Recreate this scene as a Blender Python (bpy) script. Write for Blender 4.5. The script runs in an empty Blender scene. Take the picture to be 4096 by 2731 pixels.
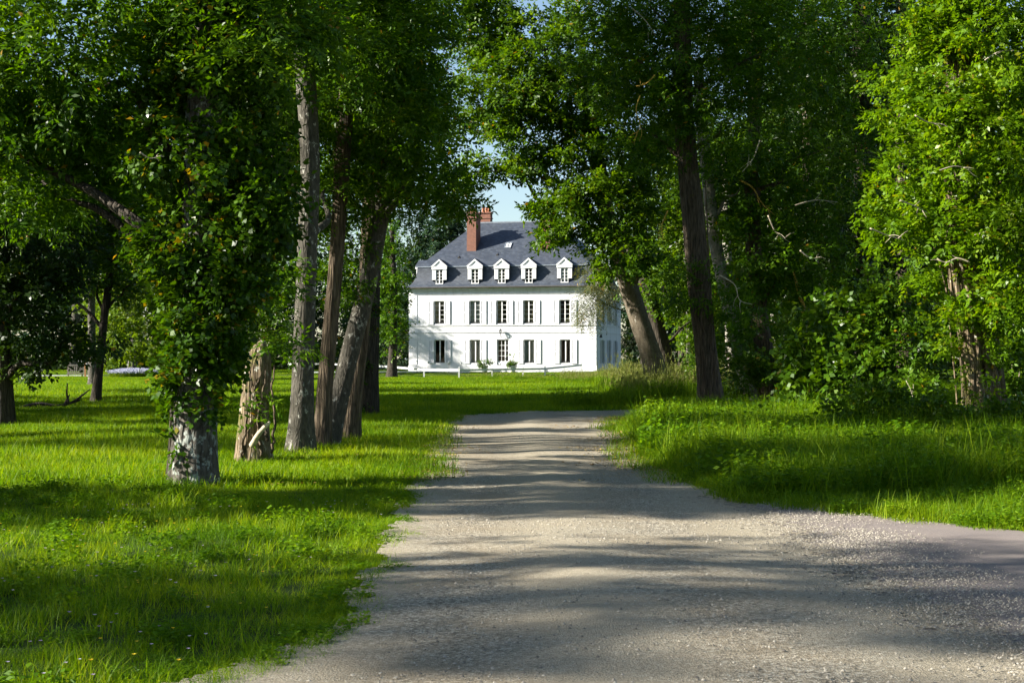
import bpy, math, random
import numpy as np
from mathutils import Vector
R = math.radians
sc = bpy.context.scene
col = sc.collection
rng = np.random.default_rng(7)
random.seed(7)

# ------------------------------------------------------------------ camera
F = 1500.0            # focal length in pixels of a 1024 px wide frame
HV = 358.0            # horizon row
CAM_Z = 1.6
cam_d = bpy.data.cameras.new('camera'); cam = bpy.data.objects.new('camera', cam_d); col.objects.link(cam)
cam.location = (0, 0, CAM_Z); cam.rotation_euler = (R(90), 0, 0)
cam_d.sensor_width = 36; cam_d.lens = 36 * F / 1024; cam_d.shift_y = (HV - 341) / 1024
cam_d.clip_start = .1; cam_d.clip_end = 3000
sc.camera = cam
# ------------------------------------------------------------------ light
SUN_EL, SUN_BACK = 27.0, 10.0
sun_dir = Vector((-math.cos(R(SUN_BACK)) * math.cos(R(SUN_EL)), -math.sin(R(SUN_BACK)) * math.cos(R(SUN_EL)), math.sin(R(SUN_EL))))
w = bpy.data.worlds.new('World'); sc.world = w; w.use_nodes = True
nt = w.node_tree; nt.nodes.clear()
sky = nt.nodes.new('ShaderNodeTexSky'); sky.sky_type = 'NISHITA'; sky.sun_disc = False
sky.sun_elevation = R(SUN_EL); sky.sun_rotation = math.atan2(sun_dir.x, sun_dir.y) % (2 * math.pi)
sky.air_density = 1.0; sky.dust_density = .6; sky.ozone_density = 1.6
bg = nt.nodes.new('ShaderNodeBackground'); bg.inputs[1].default_value = .06
out = nt.nodes.new('ShaderNodeOutputWorld')
nt.links.new(sky.outputs[0], bg.inputs[0]); nt.links.new(bg.outputs[0], out.inputs[0])
ld = bpy.data.lights.new('sun', 'SUN'); ld.energy = 5.0; ld.angle = R(.5); ld.color = (1, .945, .84)
sun = bpy.data.objects.new('sun', ld); col.objects.link(sun)
sun.rotation_euler = (-sun_dir).to_track_quat('-Z', 'Y').to_euler(); sun.location = (-60, -10, 60)
sc.view_settings.view_transform = 'Standard'; sc.view_settings.look = 'None'
sc.view_settings.exposure = 1.68; sc.view_settings.gamma = 1.0
sc.render.engine = 'CYCLES'
cy = sc.cycles
cy.max_bounces = 6; cy.diffuse_bounces = 3; cy.glossy_bounces = 2; cy.transmission_bounces = 4; cy.transparent_max_bounces = 6
cy.use_denoising = True; cy.caustics_reflective = False; cy.caustics_refractive = False
cy.use_adaptive_sampling = True; cy.adaptive_threshold = .02

# ------------------------------------------------------------------ helpers
def px(u, v, d):
    return np.array(((u - 512) / F * d, d, CAM_Z - (v - HV) / F * d))

def smooth(a, b, x):
    t = np.clip((x - a) / (b - a), 0, 1); return t * t * (3 - 2 * t)

def G(x, y):
    """height of the ground"""
    x = np.asarray(x, float); y = np.asarray(y, float)
    z = .14 * smooth(88, 116, y) + .30 * smooth(117, 130, y)
    z = z + .03 * np.sin(x * .31 + 1.3) * np.sin(y * .23) + .015 * np.sin(x * .9 + y * .7)
    z = z + .10 * smooth(4, 12, x) * smooth(14, 24, y)
    return z

def gp(u, v):
    """point on the ground seen at pixel u, v"""
    d = CAM_Z * F / (v - HV)
    for _ in range(6):
        d = (CAM_Z - float(G((u - 512) / F * d, d))) * F / (v - HV)
    return np.array(((u - 512) / F * d, d, float(G((u - 512) / F * d, d))))

def tag(o, label=None, cat=None, group=None, kind=None):
    if label: o['label'] = label
    if cat: o['category'] = cat
    if group: o['group'] = group
    if kind: o['kind'] = kind
    return o

def empty(name, loc=(0, 0, 0), rz=0.0):
    o = bpy.data.objects.new(name, None); col.objects.link(o)
    o.location = loc; o.rotation_euler = (0, 0, rz); o.empty_display_size = .3
    return o

def link(name, me, mat=None, parent=None):
    o = bpy.data.objects.new(name, me); col.objects.link(o)
    if mat is not None:
        for m in (mat if isinstance(mat, (list, tuple)) else [mat]): me.materials.append(m)
    if parent is not None: o.parent = parent
    return o

def mesh_np(name, V, Fq, smooth_shade=False, face_attr=None, vert_attr=None):
    V = np.asarray(V, np.float32); Fq = np.asarray(Fq, np.int32)
    me = bpy.data.meshes.new(name)
    n, k = Fq.shape
    me.vertices.add(len(V)); me.vertices.foreach_set('co', V.ravel())
    me.loops.add(n * k); me.loops.foreach_set('vertex_index', Fq.ravel())
    me.polygons.add(n); me.polygons.foreach_set('loop_start', np.arange(n, dtype=np.int32) * k)
    if smooth_shade: me.polygons.foreach_set('use_smooth', np.ones(n, bool))
    for key, dom, dat in (('f', 'FACE', face_attr), ('v', 'POINT', vert_attr)):
        for an, arr in (dat or {}).items():
            a = me.attributes.new(an, 'FLOAT', dom); a.data.foreach_set('value', np.asarray(arr, np.float32))
    me.update(calc_edges=True)
    return me

class MB:
    def __init__(self): self.v = []; self.f = []
    def quad(self, *p):
        i = len(self.v); self.v += [tuple(q) for q in p]; self.f.append(tuple(range(i, i + len(p))))
    def box(self, x0, x1, y0, y1, z0, z1):
        i = len(self.v)
        self.v += [(x, y, z) for z in (z0, z1) for (x, y) in ((x0, y0), (x1, y0), (x1, y1), (x0, y1))]
        for f in ((3, 2, 1, 0), (4, 5, 6, 7), (0, 1, 5, 4), (1, 2, 6, 5), (2, 3, 7, 6), (3, 0, 4, 7)): self.f.append(tuple(i + k for k in f))
    def poly_prism(self, pts, y0, y1):
        """outline in x,z pushed from y0 to y1"""
        i = len(self.v); n = len(pts)
        self.v += [(x, y0, z) for x, z in pts] + [(x, y1, z) for x, z in pts]
        self.f.append(tuple(range(i, i + n))); self.f.append(tuple(range(i + 2 * n - 1, i + n - 1, -1)))
        for k in range(n): self.f.append((i + k, i + n + k, i + n + (k + 1) % n, i + (k + 1) % n))
    def tube(self, pts, rad, n=8, cap=True):
        V, Fq = tube_arrays(np.array(pts, float), np.array(rad, float) if hasattr(rad, '__len__') else np.full(len(pts), rad), n)
        i = len(self.v); self.v += [tuple(p) for p in V]; self.f += [tuple(i + k for k in f) for f in Fq]
        if cap:
            self.f.append(tuple(i + k for k in range(n))[::-1]); self.f.append(tuple(i + (len(pts) - 1) * n + k for k in range(n)))
    def build(self, name, mat, parent=None, smooth_shade=False):
        me = bpy.data.meshes.new(name); me.from_pydata(self.v, [], self.f)
        if smooth_shade:
            for p in me.polygons: p.use_smooth = True
        me.update()
        return link(name, me, mat, parent)

def tube_arrays(P, rad, n=10, ridge=None):
    m = len(P)
    T = np.gradient(P, axis=0); T /= np.linalg.norm(T, axis=1)[:, None] + 1e-9
    ref = np.array((1.0, 0, 0)) if abs(T[:, 0]).mean() < .8 else np.array((0, 1.0, 0))
    A = np.cross(T, ref); A /= np.linalg.norm(A, axis=1)[:, None] + 1e-9
    B = np.cross(T, A)
    th = np.linspace(0, 2 * np.pi, n, endpoint=False)
    rr = rad[:, None] * np.ones((m, n)) if ridge is None else rad[:, None] * ridge(th, np.arange(m))
    V = P[:, None, :] + rr[:, :, None] * (np.cos(th)[None, :, None] * A[:, None, :] + np.sin(th)[None, :, None] * B[:, None, :])
    i, j = np.meshgrid(np.arange(m - 1), np.arange(n), indexing='ij')
    Fq = np.stack([i * n + j, i * n + (j + 1) % n, (i + 1) * n + (j + 1) % n, (i + 1) * n + j], -1).reshape(-1, 4)
    return V.reshape(-1, 3), Fq

def spline(pts, n):
    P = np.array(pts, float); m = len(P)
    d = np.r_[0, np.cumsum(np.linalg.norm(np.diff(P[:, :3], axis=0), axis=1))]
    t = np.linspace(0, d[-1], n)
    tan = np.gradient(P, d, axis=0) if m > 2 else np.repeat((P[1:] - P[:1]) / d[-1], 2, 0)
    o = np.empty((n, P.shape[1]))
    k = np.clip(np.searchsorted(d, t, side='right') - 1, 0, m - 2)
    h = d[k + 1] - d[k]; s = ((t - d[k]) / h)[:, None]; h = h[:, None]
    return (2 * s**3 - 3 * s**2 + 1) * P[k] + (s**3 - 2 * s**2 + s) * h * tan[k] + (-2 * s**3 + 3 * s**2) * P[k + 1] + (s**3 - s**2) * h * tan[k + 1]

def inside(poly, X, Y):
    c = np.zeros(X.shape, bool); n = len(poly)
    for i in range(n):
        x0, y0 = poly[i]; x1, y1 = poly[(i + 1) % n]
        if y0 == y1: continue
        t = ((y0 > Y) != (y1 > Y)) & (X < (x1 - x0) * (Y - y0) / (y1 - y0) + x0)
        c ^= t
    return c

# ------------------------------------------------------------------ materials
def mat_new(name):
    m = bpy.data.materials.new(name); m.use_nodes = True
    t = m.node_tree; b = t.nodes['Principled BSDF']
    return m, t, b
def N(t, typ, **kw):
    n = t.nodes.new(typ)
    for k, v in kw.items():
        if k in n.inputs.keys(): n.inputs[k].default_value = v
        else: setattr(n, k, v)
    return n
def ramp(t, src, stops):
    r = t.nodes.new('ShaderNodeValToRGB'); e = r.color_ramp.elements
    while len(e) < len(stops): e.new(.5)
    for k, (p, c) in enumerate(stops):
        e[k].position = p; e[k].color = (*c, 1) if len(c) == 3 else c
    t.links.new(src, r.inputs[0]); return r.outputs[0]
def objco(t, scale=(1, 1, 1), rot=(0, 0, 0)):
    c = t.nodes.new('ShaderNodeTexCoord'); mp = t.nodes.new('ShaderNodeMapping')
    mp.inputs['Scale'].default_value = scale; mp.inputs['Rotation'].default_value = rot
    t.links.new(c.outputs['Object'], mp.inputs[0]); return mp.outputs[0]
def noise(t, co, scale, detail=4, rough=.55):
    n = N(t, 'ShaderNodeTexNoise', Scale=scale, Detail=detail, Roughness=rough)
    if co is not None: t.links.new(co, n.inputs['Vector'])
    return n.outputs[0]
def mixc(t, fac, a, b, blend='MIX'):
    m = t.nodes.new('ShaderNodeMix'); m.data_type = 'RGBA'; m.blend_type = blend
    for k, s in ((0, fac), (6, a), (7, b)):
        if isinstance(s, (int, float)): m.inputs[k].default_value = s
        elif isinstance(s, tuple): m.inputs[k].default_value = (*s, 1)
        else: t.links.new(s, m.inputs[k])
    return m.outputs[2]
def bump(t, b, h, strength=.5, dist=.02):
    n = N(t, 'ShaderNodeBump', Strength=strength, Distance=dist); t.links.new(h, n.inputs['Height']); t.links.new(n.outputs[0], b.inputs['Normal'])

def plain(name, c, rough=.6, metal=0.0, var=.12, scale=6.0, bmp=0.0):
    m, t, b = mat_new(name)
    co = objco(t); n = noise(t, co, scale, 5)
    lo = tuple(x * (1 - var) for x in c); hi = tuple(min(1, x * (1 + var)) for x in c)
    t.links.new(ramp(t, n, [(.3, lo), (.7, hi)]), b.inputs['Base Color'])
    b.inputs['Roughness'].default_value = rough; b.inputs['Metallic'].default_value = metal
    if bmp: bump(t, b, noise(t, co, scale * 8, 4), bmp, .01)
    return m

def leaf_mat(name, c_dark, c_mid, c_light, trans=.50, yellow=.012, rough=.42):
    m, t, b = mat_new(name)
    a = N(t, 'ShaderNodeAttribute', attribute_name='tint')
    ye = (.28, .17, .01)
    c = ramp(t, a.outputs['Fac'], [(0, c_dark), (.5, c_mid), (1 - 2 * yellow, c_light), (1 - yellow, ye)])
    t.links.new(c, b.inputs['Base Color'])
    b.inputs['Roughness'].default_value = rough; b.inputs['Specular IOR Level'].default_value = .26
    tr = t.nodes.new('ShaderNodeBsdfTranslucent')
    tc = mixc(t, 1.0, c, (1.3, 1.2, .25), 'MULTIPLY')
    t.links.new(tc, tr.inputs[0])
    mx = t.nodes.new('ShaderNodeMixShader'); mx.inputs[0].default_value = trans
    t.links.new(b.outputs[0], mx.inputs[1]); t.links.new(tr.outputs[0], mx.inputs[2])
    t.links.new(mx.outputs[0], t.nodes['Material Output'].inputs[0])
    return m

M = {}
M['ash'] = leaf_mat('ash_leaf', (.024, .072, .002), (.065, .155, .003), (.130, .235, .006))
M['oak'] = leaf_mat('oak_leaf', (.030, .078, .003), (.072, .155, .004), (.140, .230, .008))
M['ivy'] = leaf_mat('ivy_leaf', (.020, .056, .003), (.045, .110, .004), (.090, .175, .007), trans=.42, yellow=.02, rough=.33)
M['sunny'] = leaf_mat('sunlit_tone_leaf', (.070, .150, .003), (.125, .240, .005), (.20, .31, .010), trans=.5, yellow=.015, rough=.36)  # leaf colour brightened to stand for sun on the right hand tree
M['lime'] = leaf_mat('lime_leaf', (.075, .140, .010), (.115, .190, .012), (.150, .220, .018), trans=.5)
M['blue'] = leaf_mat('haze_blue_leaf', (.016, .045, .022), (.028, .065, .030), (.055, .095, .035), trans=.3, yellow=.001)  # haze put into the colour: bluish leaves for distant trees
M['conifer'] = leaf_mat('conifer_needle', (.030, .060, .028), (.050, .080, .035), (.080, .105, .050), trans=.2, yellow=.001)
M['cedar'] = leaf_mat('cedar_needle', (.07, .09, .035), (.10, .12, .05), (.15, .15, .07), trans=.3, yellow=.03)
M['shrub'] = leaf_mat('shrub_leaf', (.028, .070, .004), (.060, .135, .006), (.115, .200, .010), trans=.38, yellow=.004, rough=.35)
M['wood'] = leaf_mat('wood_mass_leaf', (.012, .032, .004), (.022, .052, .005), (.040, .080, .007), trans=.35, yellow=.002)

def bark(name, dark, light, stretch=.16, scale=14, lich=0.0, lich_c=(.42, .42, .36), moss=0.0, bs=.9):
    m, t, b = mat_new(name)
    co = objco(t, (1, 1, stretch))
    n1 = noise(t, co, scale, 8, .65)
    vo = N(t, 'ShaderNodeTexVoronoi', Scale=scale * .9); vo.feature = 'DISTANCE_TO_EDGE'
    wc = objco(t, (1, 1, stretch * .8)); nw = N(t, 'ShaderNodeTexNoise', Scale=6.0)
    t.links.new(wc, nw.inputs['Vector'])
    wv = mixc(t, .12, wc, nw.outputs['Color']); t.links.new(wv, vo.inputs['Vector'])
    c = ramp(t, n1, [(.33, dark), (.52, tuple((a + d) / 2 for a, d in zip(dark, light))), (.7, light)])
    cr = ramp(t, vo.outputs[0], [(0, (.3, .28, .25)), (.12, (1, 1, 1))])
    c = mixc(t, .75 * bs, c, cr, 'MULTIPLY')
    if lich:
        co2 = objco(t, (1, 1, .75)); ln = noise(t, co2, 9.0, 6, .7)
        msk = ramp(t, ln, [(.62 - lich * .22, (0, 0, 0)), (.66 - lich * .2, (1, 1, 1))])
        c = mixc(t, msk, c, lich_c)
    if moss:
        co3 = objco(t); mn = noise(t, co3, 3.0, 5, .7)
        msk = ramp(t, mn, [(.66 - moss * .25, (0, 0, 0)), (.72 - moss * .2, (.9, .9, .9))])
        c = mixc(t, msk, c, (.10, .10, .018))
    t.links.new(c, b.inputs['Base Color']); b.inputs['Roughness'].default_value = .85; b.inputs['Specular IOR Level'].default_value = .2
    h = N(t, 'ShaderNodeMath', operation='ADD'); t.links.new(n1, h.inputs[0])
    vm = N(t, 'ShaderNodeMath', operation='MINIMUM'); vm.inputs[1].default_value = .25; t.links.new(vo.outputs[0], vm.inputs[0])
    vs = N(t, 'ShaderNodeMath', operation='MULTIPLY'); vs.inputs[1].default_value = 3.0; t.links.new(vm.outputs[0], vs.inputs[0])
    t.links.new(vs.outputs[0], h.inputs[1])
    bump(t, b, h.outputs[0], bs, .03)
    return m
M['bark_plate'] = bark('plated_bark', (.042, .036, .028), (.15, .135, .11), .45, 11, lich=.42, lich_c=(.25, .27, .24))
M['bark_grey'] = bark('grey_bark', (.042, .038, .030), (.115, .104, .082), .35, 20, lich=.16, lich_c=(.32, .31, .27), bs=.4)  # grey lowered to carry the foliage shade on the left trunks
M['bark_brown'] = bark('furrowed_bark', (.036, .027, .018), (.20, .15, .10), .10, 22, moss=.18)
M['bark_dead'] = bark('dead_bark', (.09, .062, .038), (.36, .28, .18), .08, 22, moss=.6, lich=.1)
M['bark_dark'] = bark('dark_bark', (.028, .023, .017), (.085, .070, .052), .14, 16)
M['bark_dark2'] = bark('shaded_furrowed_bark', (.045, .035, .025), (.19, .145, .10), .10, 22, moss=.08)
M['bark_white'] = bark('pale_bark', (.17, .155, .13), (.42, .39, .33), .6, 10, lich=.3, lich_c=(.2, .19, .16), bs=.3)
M['bark_beech'] = bark('beech_bark', (.075, .060, .042), (.17, .14, .10), .4, 10, lich=.05, bs=.25)
M['twig'] = plain('twig_bark', (.20, .17, .12), .8, var=.35, scale=12)
M['twig_pale'] = plain('dead_twig', (.42, .36, .26), .8, var=.3, scale=12)
M['twig_yellow'] = plain('lichen_twig', (.42, .27, .035), .8, var=.4, scale=20)

# ------------------------------------------------------------------ foliage
def unit(a): return a / (np.linalg.norm(a, axis=-1, keepdims=True) + 1e-9)

def leaf_quads(P, D, Nn, L, W):
    """folded pointed leaves: base P, direction D, normal Nn"""
    S = unit(np.cross(D, Nn)); U = np.cross(S, D)
    L = L[:, None]; W = W[:, None]
    mid = P + D * L * .45
    a = P; b = mid + S * W * .5 + U * W * .10; c = P + D * L - U * L * .08; d = mid - S * W * .5 + U * W * .10
    V = np.stack([a, b, c, d], 1).reshape(-1, 3)
    return V, np.arange(len(V)).reshape(-1, 4)

def sprays(C, O, kind, s, r):
    """C spray origins, O outward direction; returns leaf base, dir, normal, length, width"""
    m = len(C); up = np.array((0, 0, 1.0))
    D0 = unit(O * .8 + r.normal(0, .6, (m, 3)) + np.array((0, 0, -.18)))
    Nr = unit(up + r.normal(0, .45, (m, 3)) + O * .35)
    if kind == 'ash':
        k = 9; pos = np.repeat(np.array([.25, .45, .65, .85]), 2); pos = np.r_[pos, .95]
        side = np.array([1, -1] * 4 + [0.0]); L0, W0, rach = .115, .042, .30
    elif kind == 'needle':
        k = 16; pos = np.linspace(.05, 1, k); side = np.tile([1.0, -1.0], 8); L0, W0, rach = .13, .022, .6
        D0 = unit(O * .5 + r.normal(0, .35, (m, 3)) + np.array((0, 0, -.9)))
    elif kind == 'big':
        k = 5; pos = np.linspace(.1, .9, k); side = np.array([1, -1, 1, -1, 0.0]); L0, W0, rach = .17, .14, .34
    elif kind == 'ivy':
        k = 7; pos = np.linspace(.0, .9, k); side = np.array([1, -1, 1, -1, 1, -1, 0.0]); L0, W0, rach = .085, .072, .24
    else:
        k = 8; pos = np.linspace(.1, .95, k); side = np.array([1, -1, 1, -1, 1, -1, .6, -.6]); L0, W0, rach = .11, .062, .24
    S = unit(np.cross(D0, Nr)); Nr = np.cross(S, D0)
    P = C[:, None] + D0[:, None] * (pos * rach * s)[None, :, None] + r.normal(0, .02 * s, (m, k, 3))
    D = unit(D0[:, None] * .75 + S[:, None] * side[None, :, None] + r.normal(0, .22, (m, k, 3)))
    Nn = unit(Nr[:, None] + r.normal(0, .38, (m, k, 3)))
    sz = r.uniform(.7, 1.2, (m, k)) * s
    return P.reshape(-1, 3), D.reshape(-1, 3), Nn.reshape(-1, 3), (L0 * sz).ravel(), (W0 * sz).ravel()

def foliage(blobs, kind, s=1.0, seed=0, clump=11, flat=.55):
    """blobs: (centre, radii, number of sprays). One mesh of leaf quads with a per leaf tint."""
    r = np.random.default_rng(seed); Vs = []; Ts = []
    for c, rad, n in blobs:
        c = np.array(c, float); rad = np.array(rad, float); n = int(n)
        K = max(3, n // clump)
        q = unit(r.normal(0, 1, (K, 3))) * (r.uniform(0.03, 1, (K, 1)) ** .42)
        wid = .62 * (np.prod(rad) / K) ** (1 / 3)
        cc = c + q * rad
        ct = r.uniform(-.22, .22, K)
        i = r.integers(0, K, n)
        C = cc[i] + r.normal(0, 1, (n, 3)) * wid * np.array((1, 1, flat))
        O = unit((q * rad)[i] * .6 + (C - cc[i]) * .9 + 1e-4)
        P, D, Nn, L, W = sprays(C, O, kind, s, r)
        V, _ = leaf_quads(P, D, Nn, L, W)
        Vs.append(V); k = len(P) // n
        Ts.append(np.clip(np.repeat(r.uniform(.15, .8, n) + ct[i], k) + r.normal(0, .13, len(P)), 0, .975) )
        y = r.uniform(0, 1, len(P)) < .006; Ts[-1][y] = 1.0
    V = np.concatenate(Vs); T = np.concatenate(Ts)
    return mesh_np('leaves', V, np.arange(len(V)).reshape(-1, 4), face_attr={'tint': T})

def vnoise(th, z, seed, k, fz):
    r = np.random.default_rng(seed); o = np.zeros((len(z), len(th)))
    for j in range(5):
        kk = max(1, int(k * (.5 + .3 * j))); a = r.uniform(0, 6.28, 3)
        o += np.sin(kk * th[None, :] + a[0] + 1.5 * np.sin(fz * (1 + .4 * j) * z[:, None] + a[1])) / (1 + .5 * j)
    return o / 3

def trunk_mesh(pts, rad, seed=0, n=28, amp=.06, flare=.45, fl_h=.7, k=7, step=.10):
    """pts local (x,y,z) along the stem, rad radii; buttressed foot and ridged bark"""
    pts = np.array(pts, float); rad = np.array(rad, float)
    ln = np.linalg.norm(np.diff(pts, axis=0), axis=1).sum(); m = int(max(8, min(160, ln / step)))
    q = spline(np.c_[pts, rad], m); P = q[:, :3]; rr = q[:, 3]
    h = np.r_[0, np.cumsum(np.linalg.norm(np.diff(P, axis=0), axis=1))]
    th = np.linspace(0, 2 * np.pi, n, endpoint=False)
    r = np.random.default_rng(seed); ph = r.uniform(0, 6.28, 2)
    lobes = 1 + .5 * np.sin(4 * th + ph[0]) * np.sin(3 * th + ph[1])
    R_ = 1 + amp * vnoise(th, h, seed, k, .8) + amp * .5 * vnoise(th, h, seed + 1, k * 2, 2.0)
    R_ = R_ + flare * np.exp(-(h / fl_h))[:, None] * lobes[None, :]
    V, Fq = tube_arrays(P, rr, n, lambda a, b: R_)
    return mesh_np('trunk', V, Fq, True)

def limb(a, b, ra, rb, parent, mat, name='branch', seed=0, wob=.12):
    r = np.random.default_rng(seed + 99); a = np.array(a, float); b = np.array(b, float)
    L = np.linalg.norm(b - a); q = [a]
    for t in (.25, .5, .75): q.append(a + (b - a) * t + r.normal(0, wob, 3) * L * .35 + np.array((0, 0, .06 * L * math.sin(math.pi * t))))
    q.append(b)
    P = spline(q, 18); V, Fq = tube_arrays(P, np.linspace(ra, rb, 18), 8)
    me = mesh_np(name, V, Fq, True)
    return link(name, me, mat, parent)

def twig(pts, r0, parent, mat, name='dead_branch', fork=0, seed=0):
    r = np.random.default_rng(seed); mb = MB()
    P = spline(pts, 16); mb.tube(P, np.linspace(r0, r0 * .35, 16), 6)
    for k in range(fork):
        i = r.integers(5, 14); d = unit(P[i] - P[i - 1] + r.normal(0, .6, 3) * np.linalg.norm(P[i] - P[i - 1])); l = np.linalg.norm(P[-1] - P[0]) * r.uniform(.2, .4)
        e = [P[i], P[i] + d * l * .5 + r.normal(0, .06 * l, 3), P[i] + d * l + r.normal(0, .12 * l, 3)]
        mb.tube(spline(e, 8), np.linspace(r0 * .55, r0 * .2, 8), 5)
    return mb.build(name, mat, parent, True)

def tree(name, label, base, trunk_px, d, barkm, crown=None, ivy=None, limbs=4, seed=0, cat='tree', group=None, limbm=None,
         flare=.4, amp=.06, n=28, k=7, ext=None, s=1.0, fl_h=.7, s_ivy=1.0, clump=11, limb_r=.09):
    """trunk_px: (u, v, half width px[, depth shift]) from foot to top, all at distance d; crown/ivy: (kind, material, [(u,v,d,ru,rv,rd,n)])"""
    base = np.array(base, float); t = empty(name, tuple(base)); tag(t, label, cat, group)
    pts = []; rad = []
    for i, q in enumerate(trunk_px):
        dd = d + (q[3] if len(q) > 3 else 0); p = px(q[0], q[1], dd) - base
        if i == 0: p[2] = -.12
        pts.append(p); rad.append(q[2] / F * dd)
    if ext: pts.append(np.array(pts[-1]) + np.array(ext[:3])); rad.append(ext[3])
    link('trunk', trunk_mesh(pts, rad, seed, n, amp, flare, fl_h, k), barkm, t)
    P = spline(np.c_[np.array(pts), np.array(rad)], 60)
    for nm, spec, sc_ in (('crown', crown, s), ('ivy', ivy, s_ivy)):
        if not spec: continue
        kind, mat, blobs = spec
        bl = []
        for (u, v, dd, ru, rv, rd, nn) in blobs:
            bl.append((px(u, v, dd) - base, (ru / F * dd, rd, rv / F * dd), nn))
        me = foliage(bl, kind, sc_, seed * 7 + (3 if nm == 'ivy' else 0), clump)
        link(nm, me, mat, t)
        if nm == 'crown':
            for j, (c, rd_, nn) in enumerate(sorted(bl, key=lambda b: -b[2])[:limbs]):
                i = int(np.argmin(np.abs(P[:, 2] - (c[2] - .35 * np.linalg.norm(c[:2] - P[-1, :2]) - .6)))); i = min(max(i, 12), 58)
                limb(P[i, :3], c + np.array((0, 0, .1)), min(P[i, 3] * .55, limb_r), .02, t, limbm or barkm, 'branch', seed * 13 + j)
    return t

# ------------------------------------------------------------------ ground, drive, road
DRIVE = [(2.7, -9), (-40, -9), (-40, -1), (-8, 2.5), (-4.2, 5.0), (-2.0, 6.8), (-1.45, 7.5), (-1.08, 8.6), (-1.03, 10.3), (-1.12, 13.6), (-1.18, 15.8), (-1.32, 21.4), (-1.55, 29.3), (-1.75, 35), (-1.7, 40),
         (-1.0, 43.6), (1.45, 45.6), (5, 48.6), (16, 53), (16, 48.5), (6, 43.5), (3.6, 41.6), (2.75, 38.5), (2.4, 31.2), (2.08, 23.8), (2.2, 20.2), (2.5, 17.2), (2.75, 15.6), (2.7, 12), (2.8, 8)]
ROAD = [(2.0, -9), (2.0, 17.8), (2.6, 16.8), (3.6, 15.1), (4.68, 13.8), (8, 12.2), (60, 6), (60, -9)]
SAFE = [(2.7, -9), (-40, -9), (-40, -1.2)] + DRIVE[3:26] + [(2.6, 16.8), (3.6, 15.1), (4.68, 13.8), (8, 12.2), (60, 6), (60, -9)]

def drive_z(X, Y):
    e = np.abs(X - .5)
    near = 1 - .93 * smooth(1.4, 2.3, X) * (1 - smooth(17, 20, Y))
    return -.006 * (1 - near) + near * (.026 * np.exp(-((X - .55) / .6) ** 2) + .022 + .005 * np.sin(Y * 1.7 + 2 * np.sin(X * 1.1)) * np.exp(-e / 4) + .004 * np.sin(Y * .62 + X))

def grid_mesh(name, xs, ys, zf, mask=None):
    X, Y = np.meshgrid(xs, ys, indexing='ij'); Z = zf(X, Y)
    nx, ny = X.shape; V = np.stack([X, Y, Z], -1).reshape(-1, 3)
    i, j = np.meshgrid(np.arange(nx - 1), np.arange(ny - 1), indexing='ij')
    Fq = np.stack([i * ny + j, (i + 1) * ny + j, (i + 1) * ny + j + 1, i * ny + j + 1], -1).reshape(-1, 4)
    if mask is not None:
        cx = (X[:-1, :-1] + X[1:, 1:]) / 2; cyy = (Y[:-1, :-1] + Y[1:, 1:]) / 2
        Fq = Fq[mask(cx, cyy).ravel()]
        used = np.unique(Fq); mp = np.full(len(V), -1); mp[used] = np.arange(len(used)); V = V[used]; Fq = mp[Fq]
    return mesh_np(name, V, Fq, True)

def soil_mat():
    m, t, b = mat_new('lawn_soil'); co = objco(t)
    n = noise(t, co, .8, 6); n2 = noise(t, co, 9, 6, .7)
    c = ramp(t, n2, [(.3, (.020, .036, .008)), (.55, (.035, .060, .012)), (.75, (.060, .075, .020))])
    c = mixc(t, ramp(t, n, [(.35, (0, 0, 0)), (.7, (.5, .5, .5))]), c, (.045, .080, .012))
    t.links.new(c, b.inputs['Base Color']); b.inputs['Roughness'].default_value = .95; b.inputs['Specular IOR Level'].default_value = .1
    bump(t, b, n2, .8, .05); return m
xs = np.r_[-900, -500, -300, -200, np.arange(-140, -45, 6), np.arange(-45, -12, 1.5), np.arange(-12, 14, .5), np.arange(14, 45, 1.5), np.arange(45, 140, 6), 200, 300, 500, 900]
ys = np.r_[-300, -150, -80, -50, -30, -20, np.arange(-12, 60, .5), np.arange(60, 170, 1.5), np.arange(170, 300, 12), 400, 600, 1000, 2000]
def ground_z(X, Y):
    k = np.ones(X.shape, bool)
    for dx, dy in ((.7, 0), (-.7, 0), (0, .7), (0, -.7)): k &= inside(SAFE, X + dx, Y + dy)
    return G(X, Y) - .12 * k
ground = link('ground', grid_mesh('ground', xs, ys, ground_z), soil_mat()); tag(ground, kind='structure')

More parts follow.
